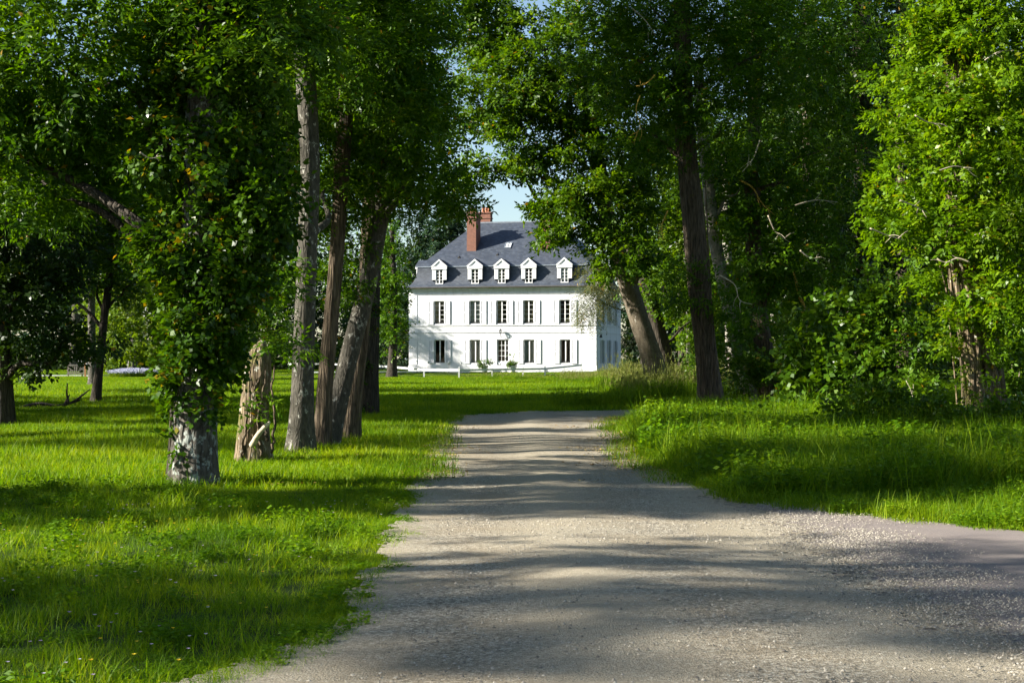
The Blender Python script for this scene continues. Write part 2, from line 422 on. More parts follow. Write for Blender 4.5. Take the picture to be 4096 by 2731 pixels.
def edge_noise(X, Y): return .06 * np.sin(X * 3.1 + Y * 2.3) + .04 * np.sin(Y * 5.7 - X * 1.9) + .02 * np.sin(Y * 13 + X * 9)
def gravel_mat():
    m, t, b = mat_new('gravel'); co = objco(t)
    vo = N(t, 'ShaderNodeTexVoronoi', Scale=62.0); t.links.new(co, vo.inputs['Vector'])
    sp = t.nodes.new('ShaderNodeSeparateColor'); t.links.new(vo.outputs['Color'], sp.inputs[0])
    c = ramp(t, sp.outputs[0], [(0, (.125, .108, .082)), (.35, (.26, .226, .168)), (.7, (.385, .335, .252)), (1, (.58, .53, .43))])
    n = noise(t, co, .9, 6, .6); n2 = noise(t, co, 260, 3, .7)
    c = mixc(t, .5, c, ramp(t, n2, [(.3, (.45, .45, .45)), (.7, (1.4, 1.4, 1.4))]), 'MULTIPLY')
    dirt = ramp(t, n, [(.42, (0, 0, 0)), (.68, (.7, .7, .7))])
    c = mixc(t, dirt, c, (.29, .23, .15))
    sx = t.nodes.new('ShaderNodeSeparateXYZ'); t.links.new(co, sx.inputs[0])   # two pale compacted wheel tracks
    wv = N(t, 'ShaderNodeTexNoise', Scale=.5); t.links.new(co, wv.inputs['Vector'])
    ax = N(t, 'ShaderNodeMath', operation='MULTIPLY_ADD'); ax.inputs[1].default_value = .8; t.links.new(wv.outputs[0], ax.inputs[0]); t.links.new(sx.outputs[0], ax.inputs[2])
    mr = N(t, 'ShaderNodeMath', operation='PINGPONG'); mr.inputs[1].default_value = .85; t.links.new(ax.outputs[0], mr.inputs[0])
    trk = ramp(t, mr.outputs[0], [(.15, (0, 0, 0)), (.7, (.55, .55, .55))])
    c = mixc(t, trk, c, mixc(t, n2, (.31, .267, .194), (.48, .42, .31)))
    t.links.new(c, b.inputs['Base Color']); b.inputs['Roughness'].default_value = .9; b.inputs['Specular IOR Level'].default_value = .25
    h = N(t, 'ShaderNodeMath', operation='ADD'); t.links.new(vo.outputs['Distance'], h.inputs[0]); t.links.new(n2, h.inputs[1])
    bump(t, b, h.outputs[0], .75, .012); return m
def ragged(X, Y):
    r = np.random.default_rng(55); core = np.ones(X.shape, bool)
    a = r.uniform(0, 6.28, X.shape); q = np.abs(r.normal(0, 1, X.shape)) * np.where((X > 1.8) & (Y < 17.5) & (Y > 8.5), .28, .02)
    return inside(DRIVE, X + q * np.cos(a), Y + q * np.sin(a))
gx = np.r_[np.arange(-12, -3.2, .14), np.arange(-3.2, 3.6, .04), np.arange(3.6, 16.2, .14)]; gy = np.r_[np.arange(-6, 6, .14), np.arange(6, 20, .05), np.arange(20, 54, .14)]
drv = link('gravel_drive', grid_mesh('gravel_drive', gx, gy, lambda X, Y: G(X, Y) + drive_z(X, Y) + .012,
           lambda X, Y: ragged(X + edge_noise(X, Y), Y + .5 * edge_noise(Y, X))), gravel_mat()); tag(drv, kind='structure')
def asphalt_mat():
    m, t, b = mat_new('worn_asphalt'); co = objco(t)
    n = noise(t, co, 1.2, 6); n2 = noise(t, co, 110, 3, .8); n3 = noise(t, co, 30, 4, .7)
    c = ramp(t, n2, [(.3, (.12, .10, .095)), (.6, (.24, .205, .19)), (.8, (.46, .42, .38))])
    c = mixc(t, ramp(t, n, [(.4, (0, 0, 0)), (.7, (.6, .6, .6))]), c, (.24, .20, .175))
    c = mixc(t, ramp(t, n3, [(.62, (0, 0, 0)), (.72, (.6, .6, .6))]), c, (.33, .29, .23))
    t.links.new(c, b.inputs['Base Color']); b.inputs['Roughness'].default_value = .85; b.inputs['Specular IOR Level'].default_value = .25
    bump(t, b, n2, .4, .006); return m
rd = link('asphalt_road', grid_mesh('asphalt_road', np.r_[np.arange(1.6, 9, .06), np.arange(9, 61, 1.0)], np.r_[np.arange(-8, 6, .4), np.arange(6, 18, .06)], lambda X, Y: G(X, Y) + .008 - .006 * np.exp(-((X - 2.2) / .6) ** 2),
          lambda X, Y: inside(ROAD, X + .5 * edge_noise(X, Y), Y + edge_noise(Y, X))), asphalt_mat()); tag(rd, kind='structure')

# ------------------------------------------------------------------ manor house
def render_mat():
    m, t, b = mat_new('white_render'); n = noise(t, objco(t, (1, 1, .12)), 2.2, 6, .65); n2 = noise(t, objco(t), .8, 6, .6)
    c = ramp(t, n, [(.32, (.62, .62, .615)), (.55, (.74, .74, .75))]); c = mixc(t, ramp(t, n2, [(.55, (0, 0, 0)), (.8, (.35, .35, .35))]), c, (.64, .64, .63))
    t.links.new(c, b.inputs['Base Color']); b.inputs['Roughness'].default_value = .8; bump(t, b, noise(t, objco(t), 14, 5), .1, .01); return m
M['render'] = render_mat()
M['paint'] = plain('white_paint', (.76, .76, .75), .45, var=.02)
M['shut'] = plain('shutter_paint', (.78, .78, .80), .5, var=.03)
M['iron'] = plain('black_iron', (.04, .04, .045), .5, .3)
M['zinc'] = plain('zinc', (.23, .26, .30), .45, .3, var=.15)
M['gutter'] = plain('gutter', (.06, .055, .05), .5)
M['curtain'] = plain('curtain_cloth', (.74, .58, .36), .9, var=.1)
M['blind'] = plain('blind_cloth', (.72, .72, .68), .9, var=.05)
M['room'] = plain('room_wall', (.085, .060, .045), .9, var=.2)
M['pot'] = plain('white_planter', (.70, .70, .68), .7)
def glass_mat():
    m, t, b = mat_new('window_glass')
    tr = t.nodes.new('ShaderNodeBsdfTransparent'); tr.inputs[0].default_value = (.82, .85, .84, 1)
    gl = t.nodes.new('ShaderNodeBsdfGlossy'); gl.inputs['Roughness'].default_value = .03
    fr = N(t, 'ShaderNodeFresnel', IOR=1.5); mx = t.nodes.new('ShaderNodeMixShader')
    t.links.new(fr.outputs[0], mx.inputs[0]); t.links.new(tr.outputs[0], mx.inputs[1]); t.links.new(gl.outputs[0], mx.inputs[2])
    t.links.new(mx.outputs[0], t.nodes['Material Output'].inputs[0]); return m
M['glass'] = glass_mat()
def slate_mat():
    m, t, b = mat_new('slate'); tc = t.nodes.new('ShaderNodeTexCoord')
    sp = t.nodes.new('ShaderNodeSeparateXYZ'); t.links.new(tc.outputs['Object'], sp.inputs[0])
    ad = N(t, 'ShaderNodeMath', operation='ADD'); t.links.new(sp.outputs[0], ad.inputs[0]); t.links.new(sp.outputs[1], ad.inputs[1])
    cb = t.nodes.new('ShaderNodeCombineXYZ'); t.links.new(ad.outputs[0], cb.inputs[0]); t.links.new(sp.outputs[2], cb.inputs[1])
    br = N(t, 'ShaderNodeTexBrick', Scale=1.0); br.inputs['Brick Width'].default_value = .26; br.inputs['Row Height'].default_value = .11
    br.inputs['Mortar Size'].default_value = .012; br.inputs['Color1'].default_value = (.026, .035, .052, 1); br.inputs['Color2'].default_value = (.060, .074, .102, 1)
    br.inputs['Mortar'].default_value = (.035, .04, .05, 1); br.inputs['Bias'].default_value = -.2
    t.links.new(cb.outputs[0], br.inputs['Vector'])
    n = noise(t, objco(t), 2.0, 6, .7)
    c = mixc(t, ramp(t, n, [(.5, (0, 0, 0)), (.8, (.5, .5, .5))]), br.outputs[0], (.10, .112, .12))
    t.links.new(c, b.inputs['Base Color']); b.inputs['Roughness'].default_value = .55
    bump(t, b, br.outputs['Fac'], .35, -.012); return m
M['slate'] = slate_mat()
def brick_mat():
    m, t, b = mat_new('chimney_brick'); tc = t.nodes.new('ShaderNodeTexCoord')
    sp = t.nodes.new('ShaderNodeSeparateXYZ'); t.links.new(tc.outputs['Object'], sp.inputs[0])
    ad = N(t, 'ShaderNodeMath', operation='ADD'); t.links.new(sp.outputs[0], ad.inputs[0]); t.links.new(sp.outputs[1], ad.inputs[1])
    cb = t.nodes.new('ShaderNodeCombineXYZ'); t.links.new(ad.outputs[0], cb.inputs[0]); t.links.new(sp.outputs[2], cb.inputs[1])
    br = N(t, 'ShaderNodeTexBrick', Scale=1.0); br.inputs['Brick Width'].default_value = .22; br.inputs['Row Height'].default_value = .08
    br.inputs['Mortar Size'].default_value = .01; br.inputs['Color1'].default_value = (.17, .055, .032, 1); br.inputs['Color2'].default_value = (.24, .085, .05, 1)
    br.inputs['Mortar'].default_value = (.17, .12, .09, 1); t.links.new(cb.outputs[0], br.inputs['Vector'])
    n = noise(t, objco(t), 3.0, 6, .7)
    c = mixc(t, ramp(t, n, [(.55, (0, 0, 0)), (.75, (.6, .6, .6))]), br.outputs[0], (.09, .055, .035))
    t.links.new(c, b.inputs['Base Color']); b.inputs['Roughness'].default_value = .85; return m
M['brick'] = brick_mat()
M['terra'] = plain('terracotta_pot', (.36, .13, .06), .8, var=.25, scale=5)

HX, HY, HZ = -.95, 132.3, .45
house = empty('manor_house', (HX, HY, HZ), R(-13.6))
tag(house, 'white three storey manor house with grey slate mansard roof and brick chimneys', 'house')
WX, DEP, ZE = 8.5, 13.0, 7.38
UP = [(-6.18, -5.22), (-2.89, -1.92), (-.43, .51), (2.0, 2.94), (5.25, 6.18)]
LO = [(-6.13, -5.18), (-2.84, -1.91), None, (2.05, 3.0), (5.31, 6.23)]
UZ, LZ = (4.22, 6.27), (.75, 2.81)
DOOR = (-.41, .69, .23, 2.82)
openings_f = [(a, b, *UZ) for a, b in UP] + [(*q, *LZ) for q in LO if q] + [DOOR]
SIDE = [(2.6, 3.5), (6.0, 6.9), (9.4, 10.3)]
openings_s = [(a, b, *UZ) for a, b in SIDE] + [(a, b, *LZ) for a, b in SIDE]
class Face:
    """front: x along, depth inward +y; side: along +y, depth inward -x"""
    def __init__(self, side=False): self.s = side
    def p(self, a, d, z): return (WX - d, a, z) if self.s else (a, d, z)
    def box(self, mb, a0, a1, d0, d1, z0, z1):
        if self.s: mb.box(WX - d1, WX - d0, a0, a1, z0, z1)
        else: mb.box(a0, a1, d0, d1, z0, z1)
FR, SD = Face(), Face(True)
wall = MB()
def cut_wall(face, a0, a1, z0, z1, ops, rev=.2):
    xs_ = sorted({a0, a1, *[o[0] for o in ops], *[o[1] for o in ops]}); zs = sorted({z0, z1, *[o[2] for o in ops], *[o[3] for o in ops]})
    for i in range(len(xs_) - 1):
        for j in range(len(zs) - 1):
            mx, mz = (xs_[i] + xs_[i + 1]) / 2, (zs[j] + zs[j + 1]) / 2
            if any(o[0] < mx < o[1] and o[2] < mz < o[3] for o in ops): continue
            wall.quad(*[face.p(a, 0, z) for a, z in ((xs_[i], zs[j]), (xs_[i + 1], zs[j]), (xs_[i + 1], zs[j + 1]), (xs_[i], zs[j + 1]))])
    for o in ops:
        for (aa, za), (ab, zb) in (((o[0], o[2]), (o[1], o[2])), ((o[1], o[2]), (o[1], o[3])), ((o[1], o[3]), (o[0], o[3])), ((o[0], o[3]), (o[0], o[2]))):
            wall.quad(face.p(aa, 0, za), face.p(ab, 0, zb), face.p(ab, rev, zb), face.p(aa, rev, za))
cut_wall(FR, -WX, WX, -.6, ZE, openings_f)
cut_wall(SD, 0, DEP, -.6, ZE, openings_s)
wall.quad((-WX, 0, -.6), (-WX, DEP, -.6), (-WX, DEP, ZE), (-WX, 0, ZE))
wall.quad((-WX, DEP, -.6), (WX, DEP, -.6), (WX, DEP, ZE), (-WX, DEP, ZE))
wall.build('wall', M['render'], house)
rm = MB()    # rooms behind the windows
rm.quad((-WX + .1, 2.4, -.5), (WX - .1, 2.4, -.5), (WX - .1, 2.4, 9.4), (-WX + .1, 2.4, 9.4))
rm.quad((WX - 2.4, 2.5, -.5), (WX - 2.4, DEP - .1, -.5), (WX - 2.4, DEP - .1, ZE), (WX - 2.4, 2.5, ZE))
for z in (.1, 3.5, 3.8, 7.1): rm.quad((-WX + .1, .25, z), (WX - .25, .25, z), (WX - .25, DEP - .1, z), (-WX + .1, DEP - .1, z))
for x in (-4, -1.2, 1.4, 4.1): rm.quad((x, .25, 0), (x, 2.4, 0), (x, 2.4, ZE), (x, .25, ZE))
rm.build('room', M['room'], house)
# mouldings: butt-ended proud strips
def band(name, z0, z1, pr, mat='render', a0=-WX, a1=WX):
    mb = MB(); mb.box(a0 - pr, a1 + pr, -pr, .0, z0, z1); mb.box(WX, WX + pr, .0, DEP, z0, z1); mb.box(-WX - pr, -WX, 0, DEP, z0, z1)
    return mb.build(name, M[mat], house)
band('string_course', 4.04, 4.12, .06); band('string_course', 3.43, 3.50, .05)
band('frieze_moulding', 6.83, 6.91, .05); band('cornice', 7.16, 7.375, .14); band('plinth', -.55, .56, .06)
cn = MB(); cn.box(-WX - .26, WX + .26, -.26, 0, 7.376, 7.43); cn.box(WX, WX + .26, 0, DEP, 7.376, 7.43); cn.box(-WX - .26, -WX, 0, DEP, 7.376, 7.43)
cn.build('cornice', M['render'], house)
for (x0, x1) in ((-WX - .02, -7.74), (7.8, WX + .02)):
    for rows in (np.linspace(.60, 3.40, 6), np.linspace(4.14, 6.81, 6)):
        for a, b in zip(rows[:-1], rows[1:]):
            q = MB(); q.box(x0, x1, -.035, .0, a + .02, b - .02); q.build('quoin', M['render'], house)

def window(face, a0, a1, z0, z1, dep, rows, curtain=None, french=False, guard=True, open_door=False):
    f = MB(); o = .06; y0, y1 = dep, dep + .05
    face.box(f, a0, a0 + o, y0, y1, z0, z1); face.box(f, a1 - o, a1, y0, y1, z0, z1)
    face.box(f, a0 + o, a1 - o, y0, y1, z0, z0 + o); face.box(f, a0 + o, a1 - o, y0, y1, z1 - o, z1)
    cxm = (a0 + a1) / 2; face.box(f, cxm - .045, cxm + .045, y0 - .015, y1, z0 + o, z1 - o)
    for k in range(1, rows):
        z = z0 + (z1 - z0) * k / rows
        face.box(f, a0 + o, cxm - .045, y0 + .005, y1 - .01, z - .013, z + .013); face.box(f, cxm + .045, a1 - o, y0 + .005, y1 - .01, z - .013, z + .013)
    wn = f.build('window', M['paint'], house)
    g = MB(); g.quad(*[face.p(a, dep + .03, z) for a, z in ((a0 + o, z0 + o), (a1 - o, z0 + o), (a1 - o, z1 - o), (a0 + o, z1 - o))]); g.build('pane', M['glass'], wn)
    def drape(l, r_, tie, mat='curtain'):
        mb = MB(); n = 18
        prev = None
        for i in range(13):
            z = z1 - .05 - (z1 - z0 - .1) * i / 12; t = i / 12
            w_ = 1 - tie * math.sin(math.pi * min(1, t / .75) / 1.0) * .55 - tie * .35 * t
            row = [face.p(l + (r_ - l) * w_ * k / n, dep + .14 + .03 * math.sin(k * 2.2), z) for k in range(n + 1)]
            if prev:
                for k in range(n): mb.quad(prev[k], prev[k + 1], row[k + 1], row[k])
            prev = row
        mb.build('curtain', M[mat], wn, True)
    if curtain == 'left': drape(a0 + .07, cxm - .02, .5)
    elif curtain == 'both': drape(a0 + .07, cxm, .6); drape(a1 - .07, cxm + .1, .6)
    elif curtain == 'half': drape(a0 + .07, cxm - .06, 0.0, 'blind'); drape(a1 - .07, cxm + .06, 0, 'blind')
    elif curtain == 'pale': drape(a0 + .07, cxm - .06, .1, 'blind'); drape(a1 - .07, cxm + .06, 0, 'blind')
    if guard:
        ir = MB(); face.box(ir, a0, a1, .06, .08, z0 + .17, z0 + .195); face.box(ir, a0, a1, .06, .08, z0 + .02, z0 + .04)
        for k in range(12):
            a = a0 + (a1 - a0) * (k + .5) / 12; face.box(ir, a - .008, a + .008, .062, .078, z0 + .04, z0 + .17)
        ir.build('window_guard', M['iron'], house)
    return wn
for i, (a, b) in enumerate(UP): window(FR, a, b, *UZ, .14, 5, ('left', 'half', 'left', 'both', None)[i])
for i, q in enumerate(LO):
    if q: window(FR, *q, *LZ, .14, 1, (None, 'pale', None, 'half', None)[i])
for a, b in SIDE:
    window(SD, a, b, *UZ, .14, 5, None, guard=False); window(SD, a, b, *LZ, .14, 1, None, guard=False)
def shutter(face, a0, a1, z0, z1):
    mb = MB(); d0, d1 = -.075, -.03; s_ = .06
    face.box(mb, a0, a0 + s_, d0, d1, z0, z1); face.box(mb, a1 - s_, a1, d0, d1, z0, z1)
    for z in (z0, (z0 + z1) / 2 - .04, z1 - .08): face.box(mb, a0 + s_, a1 - s_, d0, d1, z, z + .08)
    n = 26
    for k in range(n):
        z = z0 + .09 + (z1 - z0 - .18) * k / n
        if abs(z - (z0 + z1) / 2) < .06: continue
        mb.quad(face.p(a0 + s_, d1 + .012, z + .05), face.p(a1 - s_, d1 + .012, z + .05), face.p(a1 - s_, d0 + .006, z), face.p(a0 + s_, d0 + .006, z))
    face.box(mb, a0 + s_, a1 - s_, d1 + .014, d1 + .02, z0 + .08, z1 - .08)
    mb.build('shutter', M['shut'], house)
for a, b in [(-6.7, -6.23), (-5.2, -4.68), (-3.42, -2.94), (-1.88, -1.35), (-.97, -.47), (.55, 1.07), (1.49, 1.96), (2.98, 3.49), (4.71, 5.2), (6.25, 6.76)]: shutter(FR, a, b, UZ[0] - .05, UZ[1])
for a, b in [(-6.66, -6.18), (-5.12, -4.63), (-3.37, -2.89), (-1.87, -1.35), (1.53, 2.0), (3.06, 3.57), (4.76, 5.25), (6.28, 6.8)]: shutter(FR, a, b, LZ[0] - .05, LZ[1])
for a, b in SIDE:
    for z in (UZ, LZ): shutter(SD, a - .5, a - .03, z[0] - .05, z[1]); shutter(SD, b + .03, b + .5, z[0] - .05, z[1])
# door: two glazed leaves over a white panel
a0, a1, z0, z1 = DOOR
dr = MB(); zb = .92
dr.box(a0, a0 + .05, .12, .18, z0, z1); dr.box(a1 - .05, a1, .12, .18, z0, z1); dr.box(a0 + .05, a1 - .05, .12, .18, z1 - .05, z1)
dr.box(a0 + .05, a1 - .05, .13, .17, z0, zb); dr.box(a0 + .16, a0 + .62, .115, .13, z0 + .12, zb - .1); dr.box(a0 + .8, a1 - .1, .115, .13, z0 + .12, zb - .1)
for x, w_ in ((a0 + .05, .05), (a0 + .70, .10), (a1 - .09, .04)): dr.box(x, x + w_, .12, .17, zb, z1 - .05)
for x in (a0 + .41,): dr.box(x - .015, x + .015, .13, .165, zb, z1 - .05)
for k in range(1, 4):
    z = zb + (z1 - .05 - zb) * k / 4; dr.box(a0 + .1, a0 + .70, .13, .165, z - .018, z + .018); dr.box(a0 + .8, a1 - .09, .13, .165, z - .018, z + .018)
door = dr.build('door', M['paint'], house)
g = MB(); g.quad((a0 + .05, .15, zb), (a1 - .05, .15, zb), (a1 - .05, .15, z1 - .05), (a0 + .05, .15, z1 - .05)); g.build('pane', M['glass'], door)
hd = MB(); hd.box(a0 + .735, a0 + .755, .07, .12, 1.05, 1.22); hd.build('handle', M['iron'], door)
st = MB(); st.box(a0 - .25, a1 + .25, -.62, -.06, -.55, .2); st.box(a0 - .4, a1 + .4, -.95, -.62, -.55, .02); st.build('doorstep', M['render'], house)
# wall lantern and bell
ln_ = MB(); ln_.tube([(0, -.0, 3.1), (0, -.1, 3.05), (0, -.25, 3.15), (0, -.28, 3.3)], .022, 6)
ln_.tube([(0, -.28, 3.3), (0, -.28, 3.34)], .07, 8)
for k in range(6):
    a = k * math.pi / 3; ln_.tube([(.07 * math.cos(a), -.28 + .07 * math.sin(a), 3.34), (.13 * math.cos(a), -.28 + .13 * math.sin(a), 3.6)], .012, 5)
ln_.tube([(0, -.28, 3.6), (0, -.28, 3.7), (0, -.28, 3.74), (0, -.28, 3.82)], [.16, .07, .03, .015], 8)
lan = ln_.build('lantern', M['iron'], house)
gl = MB(); gl.tube([(0, -.28, 3.35), (0, -.28, 3.6)], [.055, .11], 8); gl.build('lantern_glass', M['glass'], lan)
bl = MB(); bl.tube([(WX, .5, 3.1), (WX + .25, .42, 3.32), (WX + .5, .35, 3.25)], .015, 6)
bl.tube([(WX + .35, .4, 3.25), (WX + .35, .4, 3.2), (WX + .35, .4, 3.05), (WX + .35, .4, 2.95)], [.03, .08, .1, .15], 10); bl.build('bell', M['iron'], house)
dp = MB(); dp.tube([(WX + .3, -.25, 7.45), (WX + .28, -.22, 7.2), (WX + .1, -.05, 6.98), (WX + .07, -.0, 6.8)], .045, 8); dp.build('downpipe', M['gutter'], house)
# roof
prof = [(-.36, 7.44), (-.12, 7.56), (.12, 7.76), (.33, 8.05), (.48, 8.42), (.56, 8.85), (.60, 9.30)]
def ring(o, z): return [(-WX + o, o, z), (WX - o, o, z), (WX - o, DEP - o, z), (-WX + o, DEP - o, z)]
rf = MB()
for (o0, zz0), (o1, zz1) in zip(prof[:-1], prof[1:]):
    A, B = ring(o0, zz0), ring(o1, zz1)
    for k in range(4): rf.quad(A[k], A[(k + 1) % 4], B[(k + 1) % 4], B[k])
E_ = ring(.62, 9.38); RX, RZ = 3.9, 13.74
rl, rr_ = (-RX, DEP / 2, RZ), (RX, DEP / 2, RZ)
rf.quad(E_[0], E_[1], rr_, rl); rf.quad(E_[2], E_[3], rl, rr_); rf.quad(E_[3], E_[0], rl); rf.quad(E_[1], E_[2], rr_)
roof = rf.build('roof', M['slate'], house)
tr = MB()
for o, z_0, z_1 in ((.53, 9.30, 9.39),):
    A = ring(o, 0)
    tr.box(A[0][0], A[1][0], o, o + .1, z_0, z_1); tr.box(A[1][0] - .1, A[1][0], o + .1, DEP - o, z_0, z_1); tr.box(A[0][0], A[0][0] + .1, o + .1, DEP - o, z_0, z_1)
tr.box(-RX - .1, RX + .1, DEP / 2 - .12, DEP / 2 + .12, RZ - .06, RZ + .07)
tr.build('roof_flashing', M['zinc'], roof)
gt = MB(); gt.tube([(-WX - .4, -.43, 7.44), (WX + .4, -.43, 7.44)], .07, 8); gt.tube([(WX + .43, -.4, 7.44), (WX + .43, DEP, 7.44)], .07, 8); gt.tube([(-WX - .43, -.4, 7.44), (-WX - .43, DEP, 7.44)], .07, 8)
gt.build('gutter', M['gutter'], house)
def slope_y(z): return .62 + (z - 9.38) / (RZ - 9.38) * (DEP / 2 - .62)
def dormer(cx, zt, side=False):
    d = MB(); hw, wi = .66, .33; yf = .10; zb, zm, zw = 7.85, 8.15, 9.07
    P = (lambda a, y, z: (cx + a, y, z))
    d.box(cx - hw, cx - wi, yf, yf + .14, zm, zw + .02); d.box(cx + wi, cx + hw, yf, yf + .14, zm, zw + .02)
    d.box(cx - hw - .04, cx + hw + .04, yf - .06, yf + .16, zw + .02, zw + .26)
    d.box(cx - wi, cx + wi, yf + .02, yf + .16, zw - .04, zw + .018)
    d.poly_prism([(cx - hw - .1, zw + .262), (cx + hw + .1, zw + .262), (cx, zt)], yf - .02, yf + .12)
    # raised raking edges of the pediment
    for s_ in (-1, 1):
        a, b = (cx + s_ * (hw + .12), zw + .262), (cx, zt + .04)
        d.poly_prism([a, (cx + s_ * (hw - .12), zw + .262), (cx, zt - .12), b][::s_], yf - .09, yf - .022)
    dm = d.build('dormer', M['paint'], house)
    c = MB()
    for s_ in (-1, 1):   # slated cheeks and roof of the dormer
        x = cx + s_ * hw * .98
        c.quad((x, yf + .13, zm - .1), (x, .5, zm - .1), (x, slope_y(9.5), 9.3), (x, yf + .13, 9.3))
        c.quad((cx + s_ * (hw + .1), yf - .05, zw + .27), (cx + s_ * (hw + .1), slope_y(9.7), zw + .27), (cx, slope_y(zt) + .2, zt + .045), (cx, yf - .05, zt + .045))
        c.quad((cx + s_ * (wi + .0), yf + .03, zb - .1), (cx + s_ * (wi + .16), yf + .03, zm - .002), (cx + s_ * (wi + .16), .6, zm - .002), (cx + s_ * wi, .6, zb - .1))
    c.build('dormer_roof', M['slate'], dm)
    w_ = MB(); y0, y1 = yf + .05, yf + .10
    w_.box(cx - wi, cx - wi + .05, y0, y1, zb, zw - .04); w_.box(cx + wi - .05, cx + wi, y0, y1, zb, zw - .04); w_.box(cx - wi - .02, cx + wi + .02, y0 - .05, y1, zb - .08, zb)
    w_.box(cx - .04, cx + .04, y0, y1, zb, zw - .04)
    for k in range(1, 4):
        z = zb + (zw - .04 - zb) * k / 4; w_.box(cx - wi + .05, cx - .04, y0 + .005, y1 - .01, z - .016, z + .016); w_.box(cx + .04, cx + wi - .05, y0 + .005, y1 - .01, z - .016, z + .016)
    wn = w_.build('window', M['paint'], dm)
    g = MB(); g.quad((cx - wi, y0 + .03, zb), (cx + wi, y0 + .03, zb), (cx + wi, y0 + .03, zw - .04), (cx - wi, y0 + .03, zw - .04)); g.build('pane', M['glass'], wn)
    bk = MB(); bk.box(cx - wi - .02, cx + wi + .02, .42, .44, zb - .1, zw); bk.build('dark_backing', M['room'], wn)
    return wn, (cx, wi, zb, zw, y1)
DM = [(-5.72, 9.95), (-2.43, 9.92), (.01, 9.92), (2.46, 9.95), (5.67, 9.95)]
for i, (x, z) in enumerate(DM):
    wn, (cx, wi, zb, zw, y1) = dormer(x, z)
    if i in (2, 4):
        cu = MB(); cu.box(cx - wi + .04, (cx - .05) if i == 2 else (cx + wi - .04), y1 + .05, y1 + .07, zb, zw - .05)
        cu.build('curtain', M['curtain'] if i == 2 else M['blind'], wn)
# dormer of the left flank, seen edge on
ld_ = MB(); ld_.box(-WX - .12, -WX + .02, 2.6, 4.0, 8.0, 9.3); ld_.box(-WX - .2, -WX + .9, 2.5, 4.1, 9.3, 9.5)
ld_.build('dormer', M['paint'], house)
lr = MB(); lr.quad((-WX - .22, 2.45, 9.51), (-WX + 1.2, 2.45, 9.51), (-WX + 1.2, 3.3, 10.15), (-WX - .1, 3.3, 10.15)); lr.quad((-WX - .22, 4.15, 9.51), (-WX + 1.2, 4.15, 9.51), (-WX + 1.2, 3.3, 10.15), (-WX - .1, 3.3, 10.15))
lr.quad((-WX - .22, 2.45, 9.51), (-WX - .1, 3.3, 10.15), (-WX - .22, 4.15, 9.51)); lr.build('dormer_roof', M['slate'], house)
def chimney(x0, x1, y0, y1, z0, z1, pots):
    c = MB(); c.box(x0, x1, y0, y1, z0, z1 - .62); c.box(x0 - .05, x1 + .05, y0 - .05, y1 + .05, z1 - .62, z1 - .52)
    c.box(x0, x1, y0, y1, z1 - .52, z1 - .14); c.box(x0 - .07, x1 + .07, y0 - .07, y1 + .07, z1 - .14, z1)
    ch = c.build('chimney', M['brick'], house)
    for (px_, py_) in pots:
        p = MB(); p.tube([(px_, py_, z1), (px_, py_, z1 + .12), (px_, py_, z1 + .36), (px_, py_, z1 + .42)], [.17, .14, .13, .16], 10); p.build('chimney_pot', M['terra'], ch)
chimney(-3.86, -3.0, 2.6, 4.2, 10.6, 14.36, [(-3.45, 3.0), (-3.4, 3.7)])
chimney(-3.78, -2.72, 6.7, 7.5, 12.8, 14.78, [(-3.5, 7.1), (-3.2, 7.1), (-2.95, 7.1)])
chimney(2.95, 3.8, 2.6, 4.2, 10.6, 14.3, [(3.35, 3.0), (3.4, 3.7)])
skl = MB(); n_ = np.array((0, -(RZ - 9.38), DEP / 2 - .62)); n_ = n_ / np.linalg.norm(n_)
def on_roof(x, z, h): return (x, slope_y(z) + n_[1] * h, z + n_[2] * h)
for x0, x1, za, zb_ in ((-.46, -.40, 11.05, 11.6), (.10, .16, 11.05, 11.6), (-.40, .10, 11.05, 11.12), (-.40, .10, 11.53, 11.6), (-.17, -.13, 11.12, 11.53)):
    a = [on_roof(x, z, .0) for x, z in ((x0, za), (x1, za), (x1, zb_), (x0, zb_))]; b_ = [on_roof(x, z, .08) for x, z in ((x0, za), (x1, za), (x1, zb_), (x0, zb_))]
    skl.quad(*b_)
    for k in range(4): skl.quad(a[k], a[(k + 1) % 4], b_[(k + 1) % 4], b_[k])
sk = skl.build('skylight', M['zinc'], roof)
g = MB(); g.quad(*[on_roof(x, z, .04) for x, z in ((-.4, 11.12), (.1, 11.12), (.1, 11.53), (-.4, 11.53))]); g.build('pane', M['blind'], sk)
for x, z in ((-4.37, 10.2), (-.86, 10.4)):
    v = MB(); a = [on_roof(x - .12, z - .05, 0), on_roof(x + .12, z - .05, 0), on_roof(x + .05, z - .02, .12), on_roof(x - .05, z - .02, .12)]; t_ = on_roof(x, z + .25, .0)
    v.quad(*a); v.quad(a[0], a[3], t_); v.quad(a[1], t_, a[2]); v.quad(a[3], a[2], t_); v.build('roof_vent', M['gutter'], roof)

